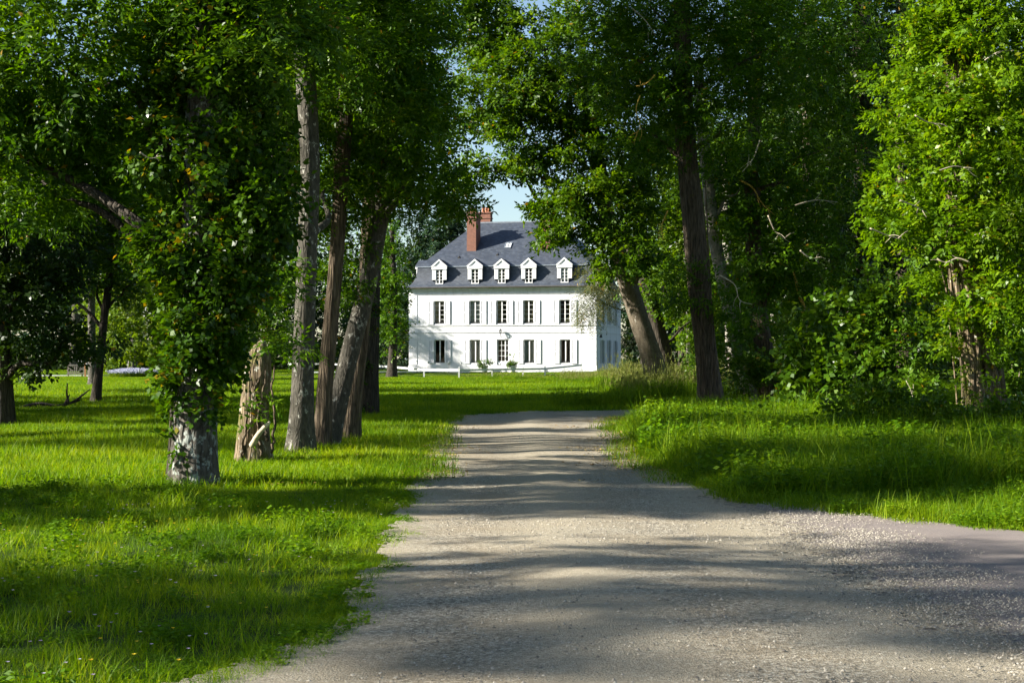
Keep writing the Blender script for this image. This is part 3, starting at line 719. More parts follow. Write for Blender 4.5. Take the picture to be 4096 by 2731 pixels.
# planters beside the door
def hpt(x, y, z=0):
    a = R(-13.6); return (HX + x * math.cos(a) - y * math.sin(a), HY + x * math.sin(a) + y * math.cos(a), z)
for x, lab, hgt, wdt in ((-1.2, 'low spreading shrub in a white planter left of the glazed door', .35, .75), (1.3, 'taller leggy shrub in a white planter right of the glazed door', .95, .42)):
    p = hpt(x, -1.3); b0 = (p[0], p[1], float(G(p[0], p[1])))
    t_ = empty('potted_shrub', b0); tag(t_, lab, 'plant', 'shrubs in white planters by the door')
    mb = MB(); mb.tube([(0, 0, 0), (0, 0, .05), (0, 0, .48), (0, 0, .55), (0, 0, .5)], [.26, .26, .36, .4, .33], 14); mb.build('planter', M['pot'], t_, True)
    fo = foliage([((0, 0, .72), (wdt, wdt * .8, .28), 120), ((0, 0, .75 + hgt * .5), (wdt * .45, wdt * .4, hgt * .6), 50)], 'oak', 1.0, 11 + int(x)); link('foliage', fo, M['shrub'], t_)

# ------------------------------------------------------------------ white rail fence and small garden things
def fence(label, pts, h, post=.11, rails=((.60, .15),)):
    b = np.array(pts[0], float); t_ = empty('rail_fence', tuple(b)); tag(t_, label, 'fence', 'white rails of the paddock')
    for p in pts:
        q = np.array(p) - b; mb = MB(); mb.box(q[0] - post / 2, q[0] + post / 2, q[1] - post / 2, q[1] + post / 2, q[2] - .2, q[2] + h)
        mb.quad((q[0] - post / 2 - .01, q[1] - post / 2 - .01, q[2] + h + .002), (q[0] + post / 2 + .01, q[1] - post / 2 - .01, q[2] + h + .002), (q[0] + post / 2 + .01, q[1] + post / 2 + .01, q[2] + h + .03), (q[0] - post / 2 - .01, q[1] + post / 2 + .01, q[2] + h + .03))
        mb.build('post', M['paint'], t_)
    for p, q in zip(pts[:-1], pts[1:]):
        for z, w_ in rails:
            a = np.array(p) - b; c = np.array(q) - b; d = unit(c - a); nrm = np.array((-d[1], d[0], 0)) * .02; off = -np.array((-d[1], d[0], 0)) * (post / 2 + .021)
            mb = MB(); A = [a + off - nrm, a + off + nrm, c + off + nrm, c + off - nrm]
            V = [tuple(v + np.array((0, 0, z - w_ / 2))) for v in A] + [tuple(v + np.array((0, 0, z + w_ / 2))) for v in A]
            mb.v = V; mb.f = [(3, 2, 1, 0), (4, 5, 6, 7), (0, 1, 5, 4), (1, 2, 6, 5), (2, 3, 7, 6), (3, 0, 4, 7)]
            mb.build('rail', M['paint'], t_)
def at(u, d): x = (u - 512) / F * d; return (x, d, float(G(x, d)))
fence('white single rail fence running across the lawn before the house', [at(289, 150), at(322, 142), at(355, 132), at(389, 124), at(424, 117), at(459, 112), at(492, 113), at(523, 116), at(545, 120), at(564, 124), at(581, 128)], .8)
for k, (u, tl, hh) in enumerate(((406, 'tallest', 1.15), (417, 'first', .95), (428, '', .9), (449, '', .9), (461, '', .8), (483, '', .85), (500, '', .8))):
    b0 = at(u, 124.5 + (k % 3) * .5); t_ = empty('garden_stake', b0)
    tag(t_, 'thin stake with a small white bird shaped tip on the lawn by the house', 'stake', 'white tipped garden stakes before the house')
    mb = MB(); mb.tube([(0, 0, -.1), (0, 0, hh)], .012, 5); mb.build('pole', M['iron'], t_)
    mb = MB(); mb.tube([(-.10, 0, hh + .14), (-.04, 0, hh + .10), (.05, 0, hh + .02), (.02, 0, hh - .08)], [.01, .07, .08, .015], 7); mb.build('tip', M['paint'], t_, True)
kb = MB()
for u0, u1 in ((30, 95), (300, 380), (380, 470)):
    a = at(u0, 119 if u0 < 100 else 127); b_ = at(u1, 119 if u0 < 100 else 127)
    kb.box(a[0], b_[0], a[1] - .08, a[1] + .08, min(a[2], b_[2]) - .1, a[2] + .12)
tag(kb.build('kerb', M['paint']), kind='structure')
# footbridge railing, signpost, lavender bed on the left
M['oldwood'] = plain('weathered_wood', (.20, .175, .145), .85, var=.3, scale=8)
M['freshwood'] = plain('orange_wood', (.42, .20, .07), .7, var=.15)
b0 = at(68, 118); t_ = empty('wooden_railing', b0); tag(t_, 'grey weathered wooden railing with upright pickets behind the signpost', 'railing')
mb = MB(); mb.box(-.1, 2.25, -.05, .05, .86, .96); mb.build('handrail', M['oldwood'], t_)
mb = MB(); mb.box(-.1, 2.25, -.03, .03, .22, .31); mb.build('bottom_rail', M['oldwood'], t_)
for k in range(3):
    mb = MB(); x = -.05 + k * 1.09; mb.box(x, x + .1, .051, .13, -.1, 1.0); mb.build('post', M['oldwood'], t_)
for k in range(15):
    mb = MB(); x = .05 + k * .145; mb.box(x, x + .075, -.025, .025, .312, .858); mb.build('picket', M['oldwood'], t_)
b0 = at(85.3, 116); t_ = empty('signpost', b0); tag(t_, 'orange wooden signpost with two crossed rows of finger boards', 'signpost')
mb = MB(); mb.box(-.06, .06, -.06, .06, -.1, 1.42); mb.build('post', M['freshwood'], t_)
for z, x0, x1 in ((1.24, -.5, -.07), (1.24, .07, .5), (1.04, -.32, -.07), (1.04, .07, .5)):
    mb = MB(); mb.box(x0, x1, -.10, -.062, z - .055, z + .055); mb.build('finger_board', M['paint'], t_)
    mb = MB(); mb.box(x0 + .05, x1 - .05, -.106, -.1, z - .022, z + .022); mb.build('dark_panel', M['iron'], t_)
b0 = at(134, 119); t_ = empty('lavender_bed', b0); tag(t_, 'rounded bed of pale blue lavender with yellow green stems on the lawn', 'flower bed')
def stalks(n, r0, r1, seed, hmin, hmax, z0=0):
    r = np.random.default_rng(seed); a = r.uniform(0, 6.28, n); q = np.sqrt(r.uniform(0, 1, n))
    x = r0 * q * np.cos(a); y = r1 * q * np.sin(a); h = r.uniform(hmin, hmax, n) * (1 - .35 * q**2)
    return x, y, h, r
x, y, h, r = stalks(9000, 1.95, 1.5, 5, .5, .85)
P = np.stack([x, y, np.zeros_like(x)], 1); D = unit(np.stack([r.normal(0, .18, len(x)), r.normal(0, .18, len(x)), np.ones(len(x))], 1))
V, Fq = leaf_quads(P, D, unit(r.normal(0, 1, P.shape)), h * .9, np.full(len(x), .02)); link('stems', mesh_np('stems', V, Fq, face_attr={'tint': r.uniform(.3, .95, len(x))}), M['lime'], t_)
V, Fq = leaf_quads(P + D * (h * .75)[:, None], D, unit(r.normal(0, 1, P.shape)), np.full(len(x), .16), np.full(len(x), .03))
M['lav'] = plain('lavender_bloom', (.42, .43, .56), .8, var=.2, scale=20); link('blooms', mesh_np('blooms', V, Fq), M['lav'], t_)

# ------------------------------------------------------------------ trees
def b_at(u, v): return gp(u, v)
def dist(u, v): return gp(u, v)[1]
TREES = {}
# big ivy clad trunk, left foreground
bA = b_at(195, 485); dA = bA[1]
TREES['A'] = tree('ivy_clad_tree', 'thick plated trunk in the left foreground, wrapped in dark ivy above a bare foot', bA,
    [(195, 485, 23), (195, 440, 21), (196, 390, 20), (199, 300, 19), (203, 150, 18), (208, -40, 16), (214, -240, 12)], dA, M['bark_plate'],
    crown=('ash', M['ash'], [(60, 70, 19.4, 120, 95, 1.3, 2000), (140, -30, 20, 150, 110, 2.5, 1500), (30, 180, 20.5, 70, 48, 1.6, 440), (140, 160, 20.6, 55, 45, 1.2, 440), (260, 30, 19, 70, 80, 1.6, 1000), (-70, 120, 20, 70, 130, 2, 700)]),
    ivy=('ivy', M['ivy'], [(206, 314, dA, 36, 50, .72, 760), (205, 235, dA, 62, 62, .7, 950), (208, 130, dA, 68, 90, .75, 1250), (210, 0, dA, 70, 100, .8, 1100), (240, 280, dA - .2, 26, 38, .6, 300), (176, 372, dA - .05, 8, 40, .25, 70), (264, 205, dA - .2, 30, 46, .7, 420), (215, 364, dA - .1, 18, 24, .4, 150), (196, 372, dA - .1, 26, 18, .4, 130), (184, 405, dA - .22, 12, 18, .12, 34), (212, 400, dA - .2, 8, 16, .12, 22), (178, 440, dA - .25, 4, 22, .08, 14)]),
    limbs=6, limbm=M['bark_dark'], seed=1, flare=.22, amp=.05, k=6, fl_h=.5)
vn = MB()
for j, (du, s_) in enumerate(((-26, 1), (-21, .7), (-17, .5))):
    P = spline([px(196 + du - 2, 484 - j * 2, dA - .02) - bA, px(196 + du * .93, 440, dA - .05) - bA, px(197 + du * .9, 395, dA) - bA, px(199 + du * .7, 330, dA - .1) - bA, px(203 + du * .4, 240, dA - .22) - bA], 40)
    vn.tube(P, np.full(40, .04 * s_), 7)
vn.build('ivy_stem', M['bark_dark'], TREES['A'], True)

# broken dead stump with vines
bB = b_at(254, 462); dB = bB[1]
tB = tree('dead_snag', 'broken dead trunk with torn pale top, creeper stems and moss beside the ivy clad tree', bB,
    [(254, 462, 16.5), (254, 430, 14.5), (256, 395, 14), (259, 365, 12.5), (261, 348, 8), (263, 340, 2.5)], dB, M['bark_dead'],
    ivy=('ash', M['ash'], [(290, 342, dB - .3, 18, 11, .35, 40), (245, 400, dB - .35, 6, 14, .15, 9), (270, 398, dB - .35, 8, 5, .15, 6), (262, 425, dB - .35, 8, 8, .15, 5), (276, 300, dB + .2, 26, 14, .35, 40), (272, 266, dB + .2, 36, 24, .5, 100)]), seed=2, flare=.3, amp=.13, k=6, fl_h=.35)
vn = MB()
for pts in ([(240, 462), (247, 420), (251, 390), (250, 368)], [(272, 452), (275, 410), (272, 385), (275, 365)], [(262, 455), (258, 425), (262, 400), (266, 370)], [(268, 440), (262, 415), (256, 385), (262, 372)]):
    P = spline([px(u, v, dB - .24) - bB for u, v in pts], 24); vn.tube(P + np.random.default_rng(5).normal(0, .012, P.shape), np.linspace(.026, .012, 24), 6)
vn.build('creeper_stem', M['bark_brown'], tB, True)
sn = MB(); sn.tube(spline([px(252, 445, dB - .28) - bB, px(259, 433, dB - .45) - bB, px(270, 421, dB - .5) - bB], 10), np.array([.05, .05, .045, .045, .04, .04, .035, .035, .03, .012]), 8); sn.build('broken_branch', M['twig_pale'], tB, True)

bC = b_at(301, 454); dC = bC[1]
TREES['C'] = tree('ash_tree', 'straight smooth grey trunk with pale lichen spots, left of the leaning trunks', bC,
    [(301, 454, 13), (302, 420, 11.6), (304, 340, 10.5), (307, 250, 10), (310, 170, 9.6), (306, 80, 10), (300, 0, 9), (296, -120, 7)], dC, M['bark_grey'],
    crown=('ash', M['ash'], [(300, 90, 26.5, 62, 55, 1.3, 800), (345, 40, 25, 70, 70, 1.5, 1200), (338, 195, 27, 40, 36, .8, 380), (258, 150, 26, 36, 55, 1, 420), (300, -60, 25.5, 120, 90, 2.2, 1100)]), limbs=5, seed=3, flare=.42, amp=.03, fl_h=.5)
bD = b_at(324, 449); dD = bD[1]
TREES['D'] = tree('creeper_clad_tree', 'narrow ridged trunk with creepers, between the smooth grey trunk and the leaning trunk', bD,
    [(322, 449, 8.5), (324, 400, 7.8), (330, 330, 7.2), (336, 260, 6.8), (342, 160, 8), (350, 40, 7), (354, -60, 6)], dD + .4, M['bark_brown'],
    crown=('ash', M['ash'], [(345, 255, dD + 1.2, 24, 55, .7, 260), (350, 120, dD + 1.5, 45, 60, 1.0, 600)]), limbs=2, seed=4, flare=.25, amp=.12, k=6)
bE = b_at(330, 446); dE = bE[1]
TREES['E'] = tree('leaning_ash_tree', 'leaning grey trunk sloping to the right, in the left clump before the house', bE,
    [(325, 446, 10.5), (337, 405, 9.2), (353, 340, 9), (366, 290, 9), (376, 240, 9), (385, 180, 8.7), (389, 100, 8.2), (386, 20, 9), (388, -80, 7)], dE + .1, M['bark_grey'],
    crown=('ash', M['ash'], [(350, 150, 28, 50, 45, 1.0, 560), (385, 95, 29.5, 62, 60, 1.2, 800), (405, 105, 26, 40, 60, 1.0, 800), (395, 30, 26.5, 55, 55, 1.4, 900), (415, 180, 27, 36, 22, .9, 330), (450, 195, 27.5, 35, 14, .6, 160), (390, -60, 26, 100, 70, 2, 800)]), limbs=6, seed=5, flare=.42, amp=.05)
bF = b_at(345, 443); dF = bF[1]
TREES['F'] = tree('reddish_trunked_tree', 'ridged reddish brown trunk behind the leaning grey trunk, foot in sunlit grass', bF,
    [(346, 443, 10), (353, 400, 8), (360, 350, 7.4), (366, 290, 6.8), (369, 230, 7.5), (376, 120, 7), (380, 0, 6)], dF + .5, M['bark_brown'],
    crown=('ash', M['ash'], [(375, 60, 28.5, 50, 70, 1.2, 700)]), limbs=2, seed=6, flare=.5, amp=.12, k=6)
bG = b_at(368, 417); dG = bG[1]
TREES['G'] = tree('dark_trunked_tree', 'dark shaded trunk standing straight behind the left clump', bG,
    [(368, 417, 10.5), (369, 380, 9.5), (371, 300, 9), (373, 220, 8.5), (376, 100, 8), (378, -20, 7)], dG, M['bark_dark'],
    crown=('oak', M['ash'], [(400, 130, 41, 62, 70, 2, 1300), (395, 190, 41.5, 40, 30, 1.2, 400), (425, 150, 43, 30, 45, 1.6, 160), (350, 60, 41, 80, 80, 2.3, 900), (415, 10, 42, 40, 50, 2, 420)]),
    ivy=('ivy', M['ivy'], [(358, 380, dG - .3, 8, 30, .25, 90), (362, 300, dG - .2, 13, 60, .4, 220)]), limbs=4, seed=7, flare=.25, s=1.2)
TREES['Q'] = tree('added_shade_tree', 'dense crowned tree behind the ivy clad tree, added to shade the right hand wood', at(212, 49),  # added tree, its dense crown shades the trees right of the drive
    [(212, 407, 10), (213, 300, 9), (214, 150, 8), (214, 0, 7), (214, -150, 6)], 49, M['bark_dark'],
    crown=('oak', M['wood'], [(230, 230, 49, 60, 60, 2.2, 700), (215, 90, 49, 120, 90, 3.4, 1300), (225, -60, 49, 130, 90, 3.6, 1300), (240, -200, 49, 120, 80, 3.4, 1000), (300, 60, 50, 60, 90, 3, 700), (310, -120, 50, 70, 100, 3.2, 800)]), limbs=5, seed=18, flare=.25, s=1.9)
bH = b_at(95, 404); dH = bH[1]
TREES['H'] = tree('young_tree', 'slim dark forked tree leaning right on the shaded left lawn', bH,
    [(95, 404, 5), (98, 380, 4.2), (104, 320, 3.9), (110, 270, 3.5), (111, 220, 3), (110, 150, 2)], dH, M['bark_dark'],
    crown=('oak', M['shrub'], [(75, 235, dH, 55, 40, 1.6, 420), (125, 255, dH + .5, 40, 40, 1.5, 330), (110, 175, dH, 70, 50, 2, 650), (60, 292, dH + .6, 24, 12, 1, 50), (136, 285, dH, 22, 18, 1, 60)]), limbs=5, seed=8, flare=.3, n=16, s=1.5)
limb(px(104, 318, dH) - bH, px(90, 278, dH) - bH, .07, .03, TREES['H'], M['bark_dark'], 'branch', 5)
bI = b_at(5, 426); dI = bI[1]
TREES['I'] = tree('shaded_tree', 'dark trunk cut by the left edge with a low leafy branch reaching over the lawn', bI,
    [(5, 426, 9.5), (4, 390, 8.5), (2, 320, 8), (-2, 200, 7)], dI, M['bark_dark'],
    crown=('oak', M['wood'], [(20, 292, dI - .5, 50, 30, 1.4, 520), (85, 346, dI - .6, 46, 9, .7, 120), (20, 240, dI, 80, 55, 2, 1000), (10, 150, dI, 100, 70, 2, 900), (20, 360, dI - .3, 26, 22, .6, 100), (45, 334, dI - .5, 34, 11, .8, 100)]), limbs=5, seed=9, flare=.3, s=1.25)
# right hand side
dJ = 72.0; bJ = at(657, dJ)
TREES['J'] = tree('leaning_beech', 'sturdy brown trunk leaning left towards the house, right of the white gable', bJ,
    [(659, 384, 13), (653, 362, 10.8), (641, 325, 9.8), (630, 290, 9.4), (618, 255, 9), (607, 215, 8), (597, 160, 8), (585, 80, 6)], dJ, M['bark_beech'],
    crown=('oak', M['oak'], [(546, 236, 69.5, 16, 14, 1.2, 120), (570, 60, 70, 75, 70, 3.5, 2600), (505, 90, 70, 50, 45, 2.5, 1100), (478, 50, 71, 30, 30, 2, 260), (545, 140, 70, 55, 45, 2.5, 1300), (600, 205, 69, 62, 34, 2.5, 1100), (625, 250, 69, 40, 30, 2, 620), (560, 215, 69.5, 33, 22, 1.6, 330), (640, 120, 71, 60, 70, 3, 1600), (462, 110, 71, 26, 36, 1.6, 120), (500, 165, 70, 40, 14, 1.4, 170), (470, 175, 70, 30, 14, 1.2, 150), (485, 25, 71, 45, 40, 2, 700), (448, -2, 71, 34, 20, 2, 330), (440, 190, 70.5, 28, 18, 1.2, 90)]),
    limbs=12, seed=10, flare=.2, s=1.9, limb_r=.13)
TREES['J2'] = tree('dark_leaning_tree', 'dark trunk leaning left just behind the leaning beech', at(668, 80),
    [(668, 382, 12), (662, 350, 9), (652, 310, 8), (642, 260, 7), (636, 180, 6)], 80, M['bark_dark'],
    crown=('oak', M['oak'], [(690, 240, 80, 40, 60, 2.5, 900), (660, 280, 79, 26, 40, 2, 320), (650, 190, 80, 50, 50, 2.5, 700), (700, 320, 82, 26, 40, 2, 380)]), limbs=3, seed=11, s=1.9, n=20)
bK = b_at(711, 411); dK = bK[1]
TREES['K'] = tree('vine_furrowed_tree', 'furrowed trunk veiled in vine stems at the right edge of the drive', bK,
    [(711, 411, 12.5), (709, 380, 11), (703, 320, 11), (698, 270, 11), (693, 220, 10.5), (688, 170, 10.5), (684, 110, 9.5), (682, 0, 8)], dK, M['bark_dark2'],
    crown=('ash', M['ash'], [(690, 40, dK, 95, 65, 2.2, 1700), (620, 60, dK + 1, 60, 55, 1.6, 800), (640, 130, dK, 50, 45, 1.2, 560), (735, 120, dK - .6, 60, 50, 1.4, 750), (700, 95, dK - 1, 55, 35, 1, 450), (770, 50, dK, 70, 60, 2, 950), (650, 10, dK, 90, 50, 2, 900), (690, -60, dK, 160, 70, 3, 1400), (690, 285, dK - .5, 30, 24, .6, 170), (735, 300, dK - .3, 28, 30, .8, 220)]),
    limbs=7, seed=12, flare=.28, amp=.13, k=6, s=1.2)
vn = MB(); r = np.random.default_rng(3)
for j in range(9):
    o = r.uniform(-10, 10)
    P = spline([px(711 + o * 1.1 + r.normal(0, 1), 410, dK - .33) - bK, px(708 + o + r.normal(0, 1.5), 370, dK - .36) - bK, px(703 + o + r.normal(0, 2), 310, dK - .36) - bK, px(698 + o + r.normal(0, 2), 250, dK - .36) - bK, px(692 + o + r.normal(0, 2), 180, dK - .34) - bK], 50)
    vn.tube(P, np.full(50, r.uniform(.010, .024)), 6)
vn.build('vine_stem', M['bark_brown'], TREES['K'], True)
dK2 = 50.0
TREES['K2'] = tree('pale_leaning_tree', 'slim pale spotted trunk leaning left behind the vine furrowed tree', at(752, dK2),
    [(752, 404, 9), (744, 370, 7.5), (733, 325, 7), (722, 275, 6.8), (714, 235, 6.5), (708, 180, 6.2), (702, 130, 6), (698, 60, 5)], dK2, M['bark_white'],
    crown=('oak', M['ash'], [(740, 190, dK2, 55, 45, 1.6, 620), (725, 20, dK2, 80, 60, 2, 800), (760, 250, dK2 - .8, 40, 40, 1.2, 420), (730, 345, dK2 - 1, 22, 30, 1, 180)]), limbs=4, seed=13, flare=.25, n=20, amp=.02, s=1.4)
bL = b_at(770, 404); dL = bL[1]
TREES['L'] = tree('shaded_rough_tree', 'rough dark trunk in the undergrowth, second trunk right of the drive', bL,
    [(771, 404, 11), (767, 370, 9.5), (760, 320, 9), (755, 270, 8.5), (752, 200, 8), (755, 100, 7), (756, -20, 6)], dL, M['bark_brown'],
    crown=('ash', M['ash'], [(775, 285, dL - .8, 40, 26, 1, 380), (800, 250, dL, 50, 50, 1.6, 650), (760, 180, dL + .5, 60, 60, 1.8, 800), (830, 150, dL + 1, 60, 80, 2.2, 1100), (810, 30, dL, 80, 80, 2.5, 1300), (815, 335, dL - .8, 28, 22, .8, 200)]), limbs=5, seed=14, flare=.25, amp=.12, k=6, s=1.3)
twig([px(779, 262, dL - 1.2) - bL, px(793, 272, dL - 1.3) - bL, px(797, 290, dL - 1.4) - bL, px(803, 305, dL - 1.3) - bL, px(815, 311, dL - 1.2) - bL], .035, TREES['L'], M['twig_yellow'], 'dead_branch', 3, 1)
twig([px(740, 180, dL - 1.5) - bL, px(752, 187, dL - 1.6) - bL, px(762, 203, dL - 1.6) - bL, px(775, 215, dL - 1.5) - bL], .03, TREES['L'], M['twig_yellow'], 'dead_branch', 4, 2)
# sunlit many stemmed tree, right
bM_ = b_at(978, 427); dM = bM_[1]
TREES['M'] = tree('sunlit_vine_tree', 'broad vine wrapped trunk at the right with bright sunlit leaves hanging over it', bM_,
    [(986, 427, 22), (984, 390, 20), (978, 340, 19), (970, 290, 18), (962, 230, 16), (958, 120, 14), (962, 0, 12), (966, -120, 9)], dM, M['bark_brown'],
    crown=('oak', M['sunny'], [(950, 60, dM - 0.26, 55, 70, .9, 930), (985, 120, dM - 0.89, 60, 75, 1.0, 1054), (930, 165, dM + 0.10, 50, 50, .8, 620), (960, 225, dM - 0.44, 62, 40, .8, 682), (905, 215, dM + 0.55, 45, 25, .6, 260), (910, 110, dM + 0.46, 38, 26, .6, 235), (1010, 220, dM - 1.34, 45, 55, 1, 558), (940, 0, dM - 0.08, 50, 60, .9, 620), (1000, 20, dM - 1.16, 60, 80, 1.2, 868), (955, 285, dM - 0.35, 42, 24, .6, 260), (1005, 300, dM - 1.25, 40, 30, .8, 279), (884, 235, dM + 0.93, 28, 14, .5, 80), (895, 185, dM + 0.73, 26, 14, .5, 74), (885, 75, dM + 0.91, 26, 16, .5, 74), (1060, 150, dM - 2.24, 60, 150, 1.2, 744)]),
    ivy=('oak', M['sunny'], [(972, 350, dM - .85, 22, 40, .25, 90), (1000, 335, dM - .7, 16, 40, .3, 120), (955, 330, dM - .8, 14, 26, .3, 70), (985, 400, dM - .95, 18, 18, .15, 24)]),
    limbs=9, seed=15, flare=.25, amp=.10, k=5, s=1.15, limb_r=.07)
vn = MB(); r = np.random.default_rng(8)
for j in range(16):
    o = -22 + 2.6 * j; dep = dM - .62 * math.sqrt(max(.1, 1 - (o / 26) ** 2)) - .08
    P = spline([px(985 + o * 1.05 + r.normal(0, 2), 425, dep) - bM_, px(981 + o + r.normal(0, 2.5), 385, dep) - bM_, px(975 + o * .9 + r.normal(0, 3), 340, dep) - bM_, px(966 + o * .85 + r.normal(0, 3), 290, dep) - bM_, px(957 + o * .8 + r.normal(0, 4), 235, dep) - bM_], 60)
    vn.tube(P, np.full(60, r.choice([.02, .035, .06, .08])) * np.linspace(1.1, .7, 60), 7)
vn.build('vine_stem', M['bark_dead'], TREES['M'], True)
for k, pts in enumerate(([(970, 262), (957, 258), (945, 262), (937, 258)], [(990, 275), (1000, 272), (1012, 268), (1020, 266)], [(975, 235), (990, 230), (1006, 222), (1014, 214)])):
    twig([px(u, v, dM - 1.3 - .1 * k) - bM_ for u, v in pts], .022, TREES['M'], M['twig_pale'], 'dead_branch', 3, k)
TREES['N'] = tree('tall_dark_tree', 'tall straight dark trunk deep in shade left of the sunlit vine tree', at(866, 58),
    [(866, 400, 11), (865, 300, 10), (863, 200, 9), (862, 80, 8.5), (861, -40, 8)], 58, M['bark_dark'],
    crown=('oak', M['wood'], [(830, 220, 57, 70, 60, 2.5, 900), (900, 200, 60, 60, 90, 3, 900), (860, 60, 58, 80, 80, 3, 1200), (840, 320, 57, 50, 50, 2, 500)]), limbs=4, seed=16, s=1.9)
TREES['O'] = tree('far_mossy_tree', 'mossy trunk glimpsed through leaves beneath the canopy right of centre', at(872, 70),
    [(874, 396, 9), (872, 330, 8), (870, 270, 7.5), (868, 180, 7)], 70, M['bark_brown'],
    crown=('oak', M['ash'], [(900, 300, 70, 70, 60, 3, 700), (800, 290, 72, 60, 60, 3, 600)]), limbs=2, seed=17, s=2.2, n=20)
for k, (u, d_, w_, bk_, lab) in enumerate(((683, 100, 4, 'bark_dark', 'thin dark trunk in the distance behind the leaning beech'), (690, 92, 3, 'bark_grey', 'thin grey trunk in the distance right of the leaning beech'), (731, 78, 5, 'bark_white', 'pale trunk shining through leaves left of the rough dark trunk'), (776, 85, 4.5, 'bark_white', 'pale far trunk peeping out right of the rough dark trunk'))):
    tree('far_tree', lab, at(u, d_), [(u, HV + 1.55 * F / d_, w_ * 1.2), (u - 1, 330, w_), (u - 4, 250, w_ * .9), (u - 6, 150, w_ * .7)], d_, M[bk_],
         crown=('oak', M['oak' if k != 1 else 'lime'], [(u + 10, 250, d_, 45, 45, 3, 420), (u + 20, 310, d_ + 1, 30, 35, 2, 220), (u, 170, d_, 60, 50, 3, 420)]), limbs=2, seed=20 + k, s=2.4, n=16)
for k, (u, d_, w_, lab) in enumerate(((812, 60, 7, 'dark trunk half hidden by leaves left of the tall straight dark trunk'), (906, 66, 8, 'dark trunk deep in the wood right of the tall straight dark trunk'))):
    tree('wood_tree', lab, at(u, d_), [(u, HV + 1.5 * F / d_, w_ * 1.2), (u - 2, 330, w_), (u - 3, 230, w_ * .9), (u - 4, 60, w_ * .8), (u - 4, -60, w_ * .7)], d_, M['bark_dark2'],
         crown=('oak', M['wood'], [(u + 20, 100, d_, 60, 70, 3, 600), (u - 10, 10, d_, 70, 60, 3, 600), (u + 30, 260, d_ + 2, 40, 50, 2, 300)]), limbs=3, seed=26 + k, s=2.2, n=18)
# trees beside and beyond the house
def leafy(name, lab, u, d, blobs, mat, kind='oak', s=3.0, seed=0, barkm='bark_dark', w=6, top=230, group=None, limbs=3):
    return tree(name, lab, at(u, d), [(u, HV + 1.3 * F / d, w * 1.2), (u + 1, 340, w), (u + 2, 290, w * .8), (u, top, w * .5)], d, M[barkm], crown=(kind, M[mat], blobs), limbs=limbs, seed=seed, s=s, n=16, group=group, limb_r=.14)
leafy('broadleaf_tree', 'tall tree in shade, its leaves coloured haze blue, against the left corner of the house', 452, 152, [(440, 235, 152, 30, 30, 4, 700), (425, 285, 150, 32, 45, 4, 900), (405, 330, 149, 34, 35, 4, 800), (445, 270, 153, 24, 40, 3, 600), (400, 260, 152, 34, 45, 4, 800), (395, 350, 148, 26, 24, 3, 400), (455, 216, 152, 16, 16, 3, 300)], 'blue', seed=31, top=215)
leafy('broadleaf_tree', 'sunlit bright green tree on the lawn edge left of the house', 392, 118, [(390, 260, 118, 18, 40, 2.5, 400), (386, 310, 118, 18, 36, 2, 330), (395, 335, 118, 10, 26, 1.6, 140), (380, 250, 119, 20, 40, 2, 330)], 'ash', s=2.2, seed=32, w=4)
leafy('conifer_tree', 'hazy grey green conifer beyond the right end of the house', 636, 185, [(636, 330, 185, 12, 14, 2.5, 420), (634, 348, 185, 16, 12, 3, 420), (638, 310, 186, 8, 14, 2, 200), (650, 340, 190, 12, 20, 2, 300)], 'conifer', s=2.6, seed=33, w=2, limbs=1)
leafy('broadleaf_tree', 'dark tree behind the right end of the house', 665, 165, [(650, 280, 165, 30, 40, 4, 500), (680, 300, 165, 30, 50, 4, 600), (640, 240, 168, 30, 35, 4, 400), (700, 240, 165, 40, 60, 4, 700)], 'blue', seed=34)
cd = tree('cedar_tree', 'cedar with drooping yellow green needle branches before the house corner', at(648, 88),
    [(648, 380, 7), (646, 340, 6), (640, 300, 5), (632, 260, 4), (625, 230, 3)], 88, M['bark_dark'],
    crown=('needle', M['cedar'], [(592, 300, 88, 14, 22, .8, 190), (606, 285, 88, 12, 16, .8, 130), (600, 268, 88.4, 18, 10, .8, 90), (584, 312, 88, 7, 12, .5, 45), (607, 262, 88.4, 12, 10, .8, 90)]), limbs=3, seed=35, s=1.5, n=14, limb_r=.06)
# left background
for k, (u, d_, mt, lab, bl) in enumerate((
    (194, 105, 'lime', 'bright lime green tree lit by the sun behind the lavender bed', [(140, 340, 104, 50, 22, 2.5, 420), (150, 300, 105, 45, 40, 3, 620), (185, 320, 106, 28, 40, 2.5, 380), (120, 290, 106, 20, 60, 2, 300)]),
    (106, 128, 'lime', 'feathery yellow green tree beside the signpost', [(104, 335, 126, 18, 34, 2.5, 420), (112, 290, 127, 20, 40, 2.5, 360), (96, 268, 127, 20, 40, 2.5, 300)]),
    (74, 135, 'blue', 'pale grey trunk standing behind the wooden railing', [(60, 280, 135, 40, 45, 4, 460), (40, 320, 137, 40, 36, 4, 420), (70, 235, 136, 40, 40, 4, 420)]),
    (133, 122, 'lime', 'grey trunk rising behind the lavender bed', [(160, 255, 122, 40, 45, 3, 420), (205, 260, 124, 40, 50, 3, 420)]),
    (234, 140, 'oak', 'leafy tree far behind the dead trunk', [(240, 300, 140, 35, 50, 4, 520), (270, 330, 142, 30, 34, 4, 420), (225, 240, 140, 40, 50, 4, 460)]))):
    leafy('background_tree', lab, u, d_, bl, mt, s=2.6, seed=40 + k, w=(3.2, 2, 4.5, 4.5, 4)[k], barkm=('bark_dark', 'bark_dark', 'bark_grey', 'bark_grey', 'bark_dark')[k], group='trees at the far left edge of the lawn')

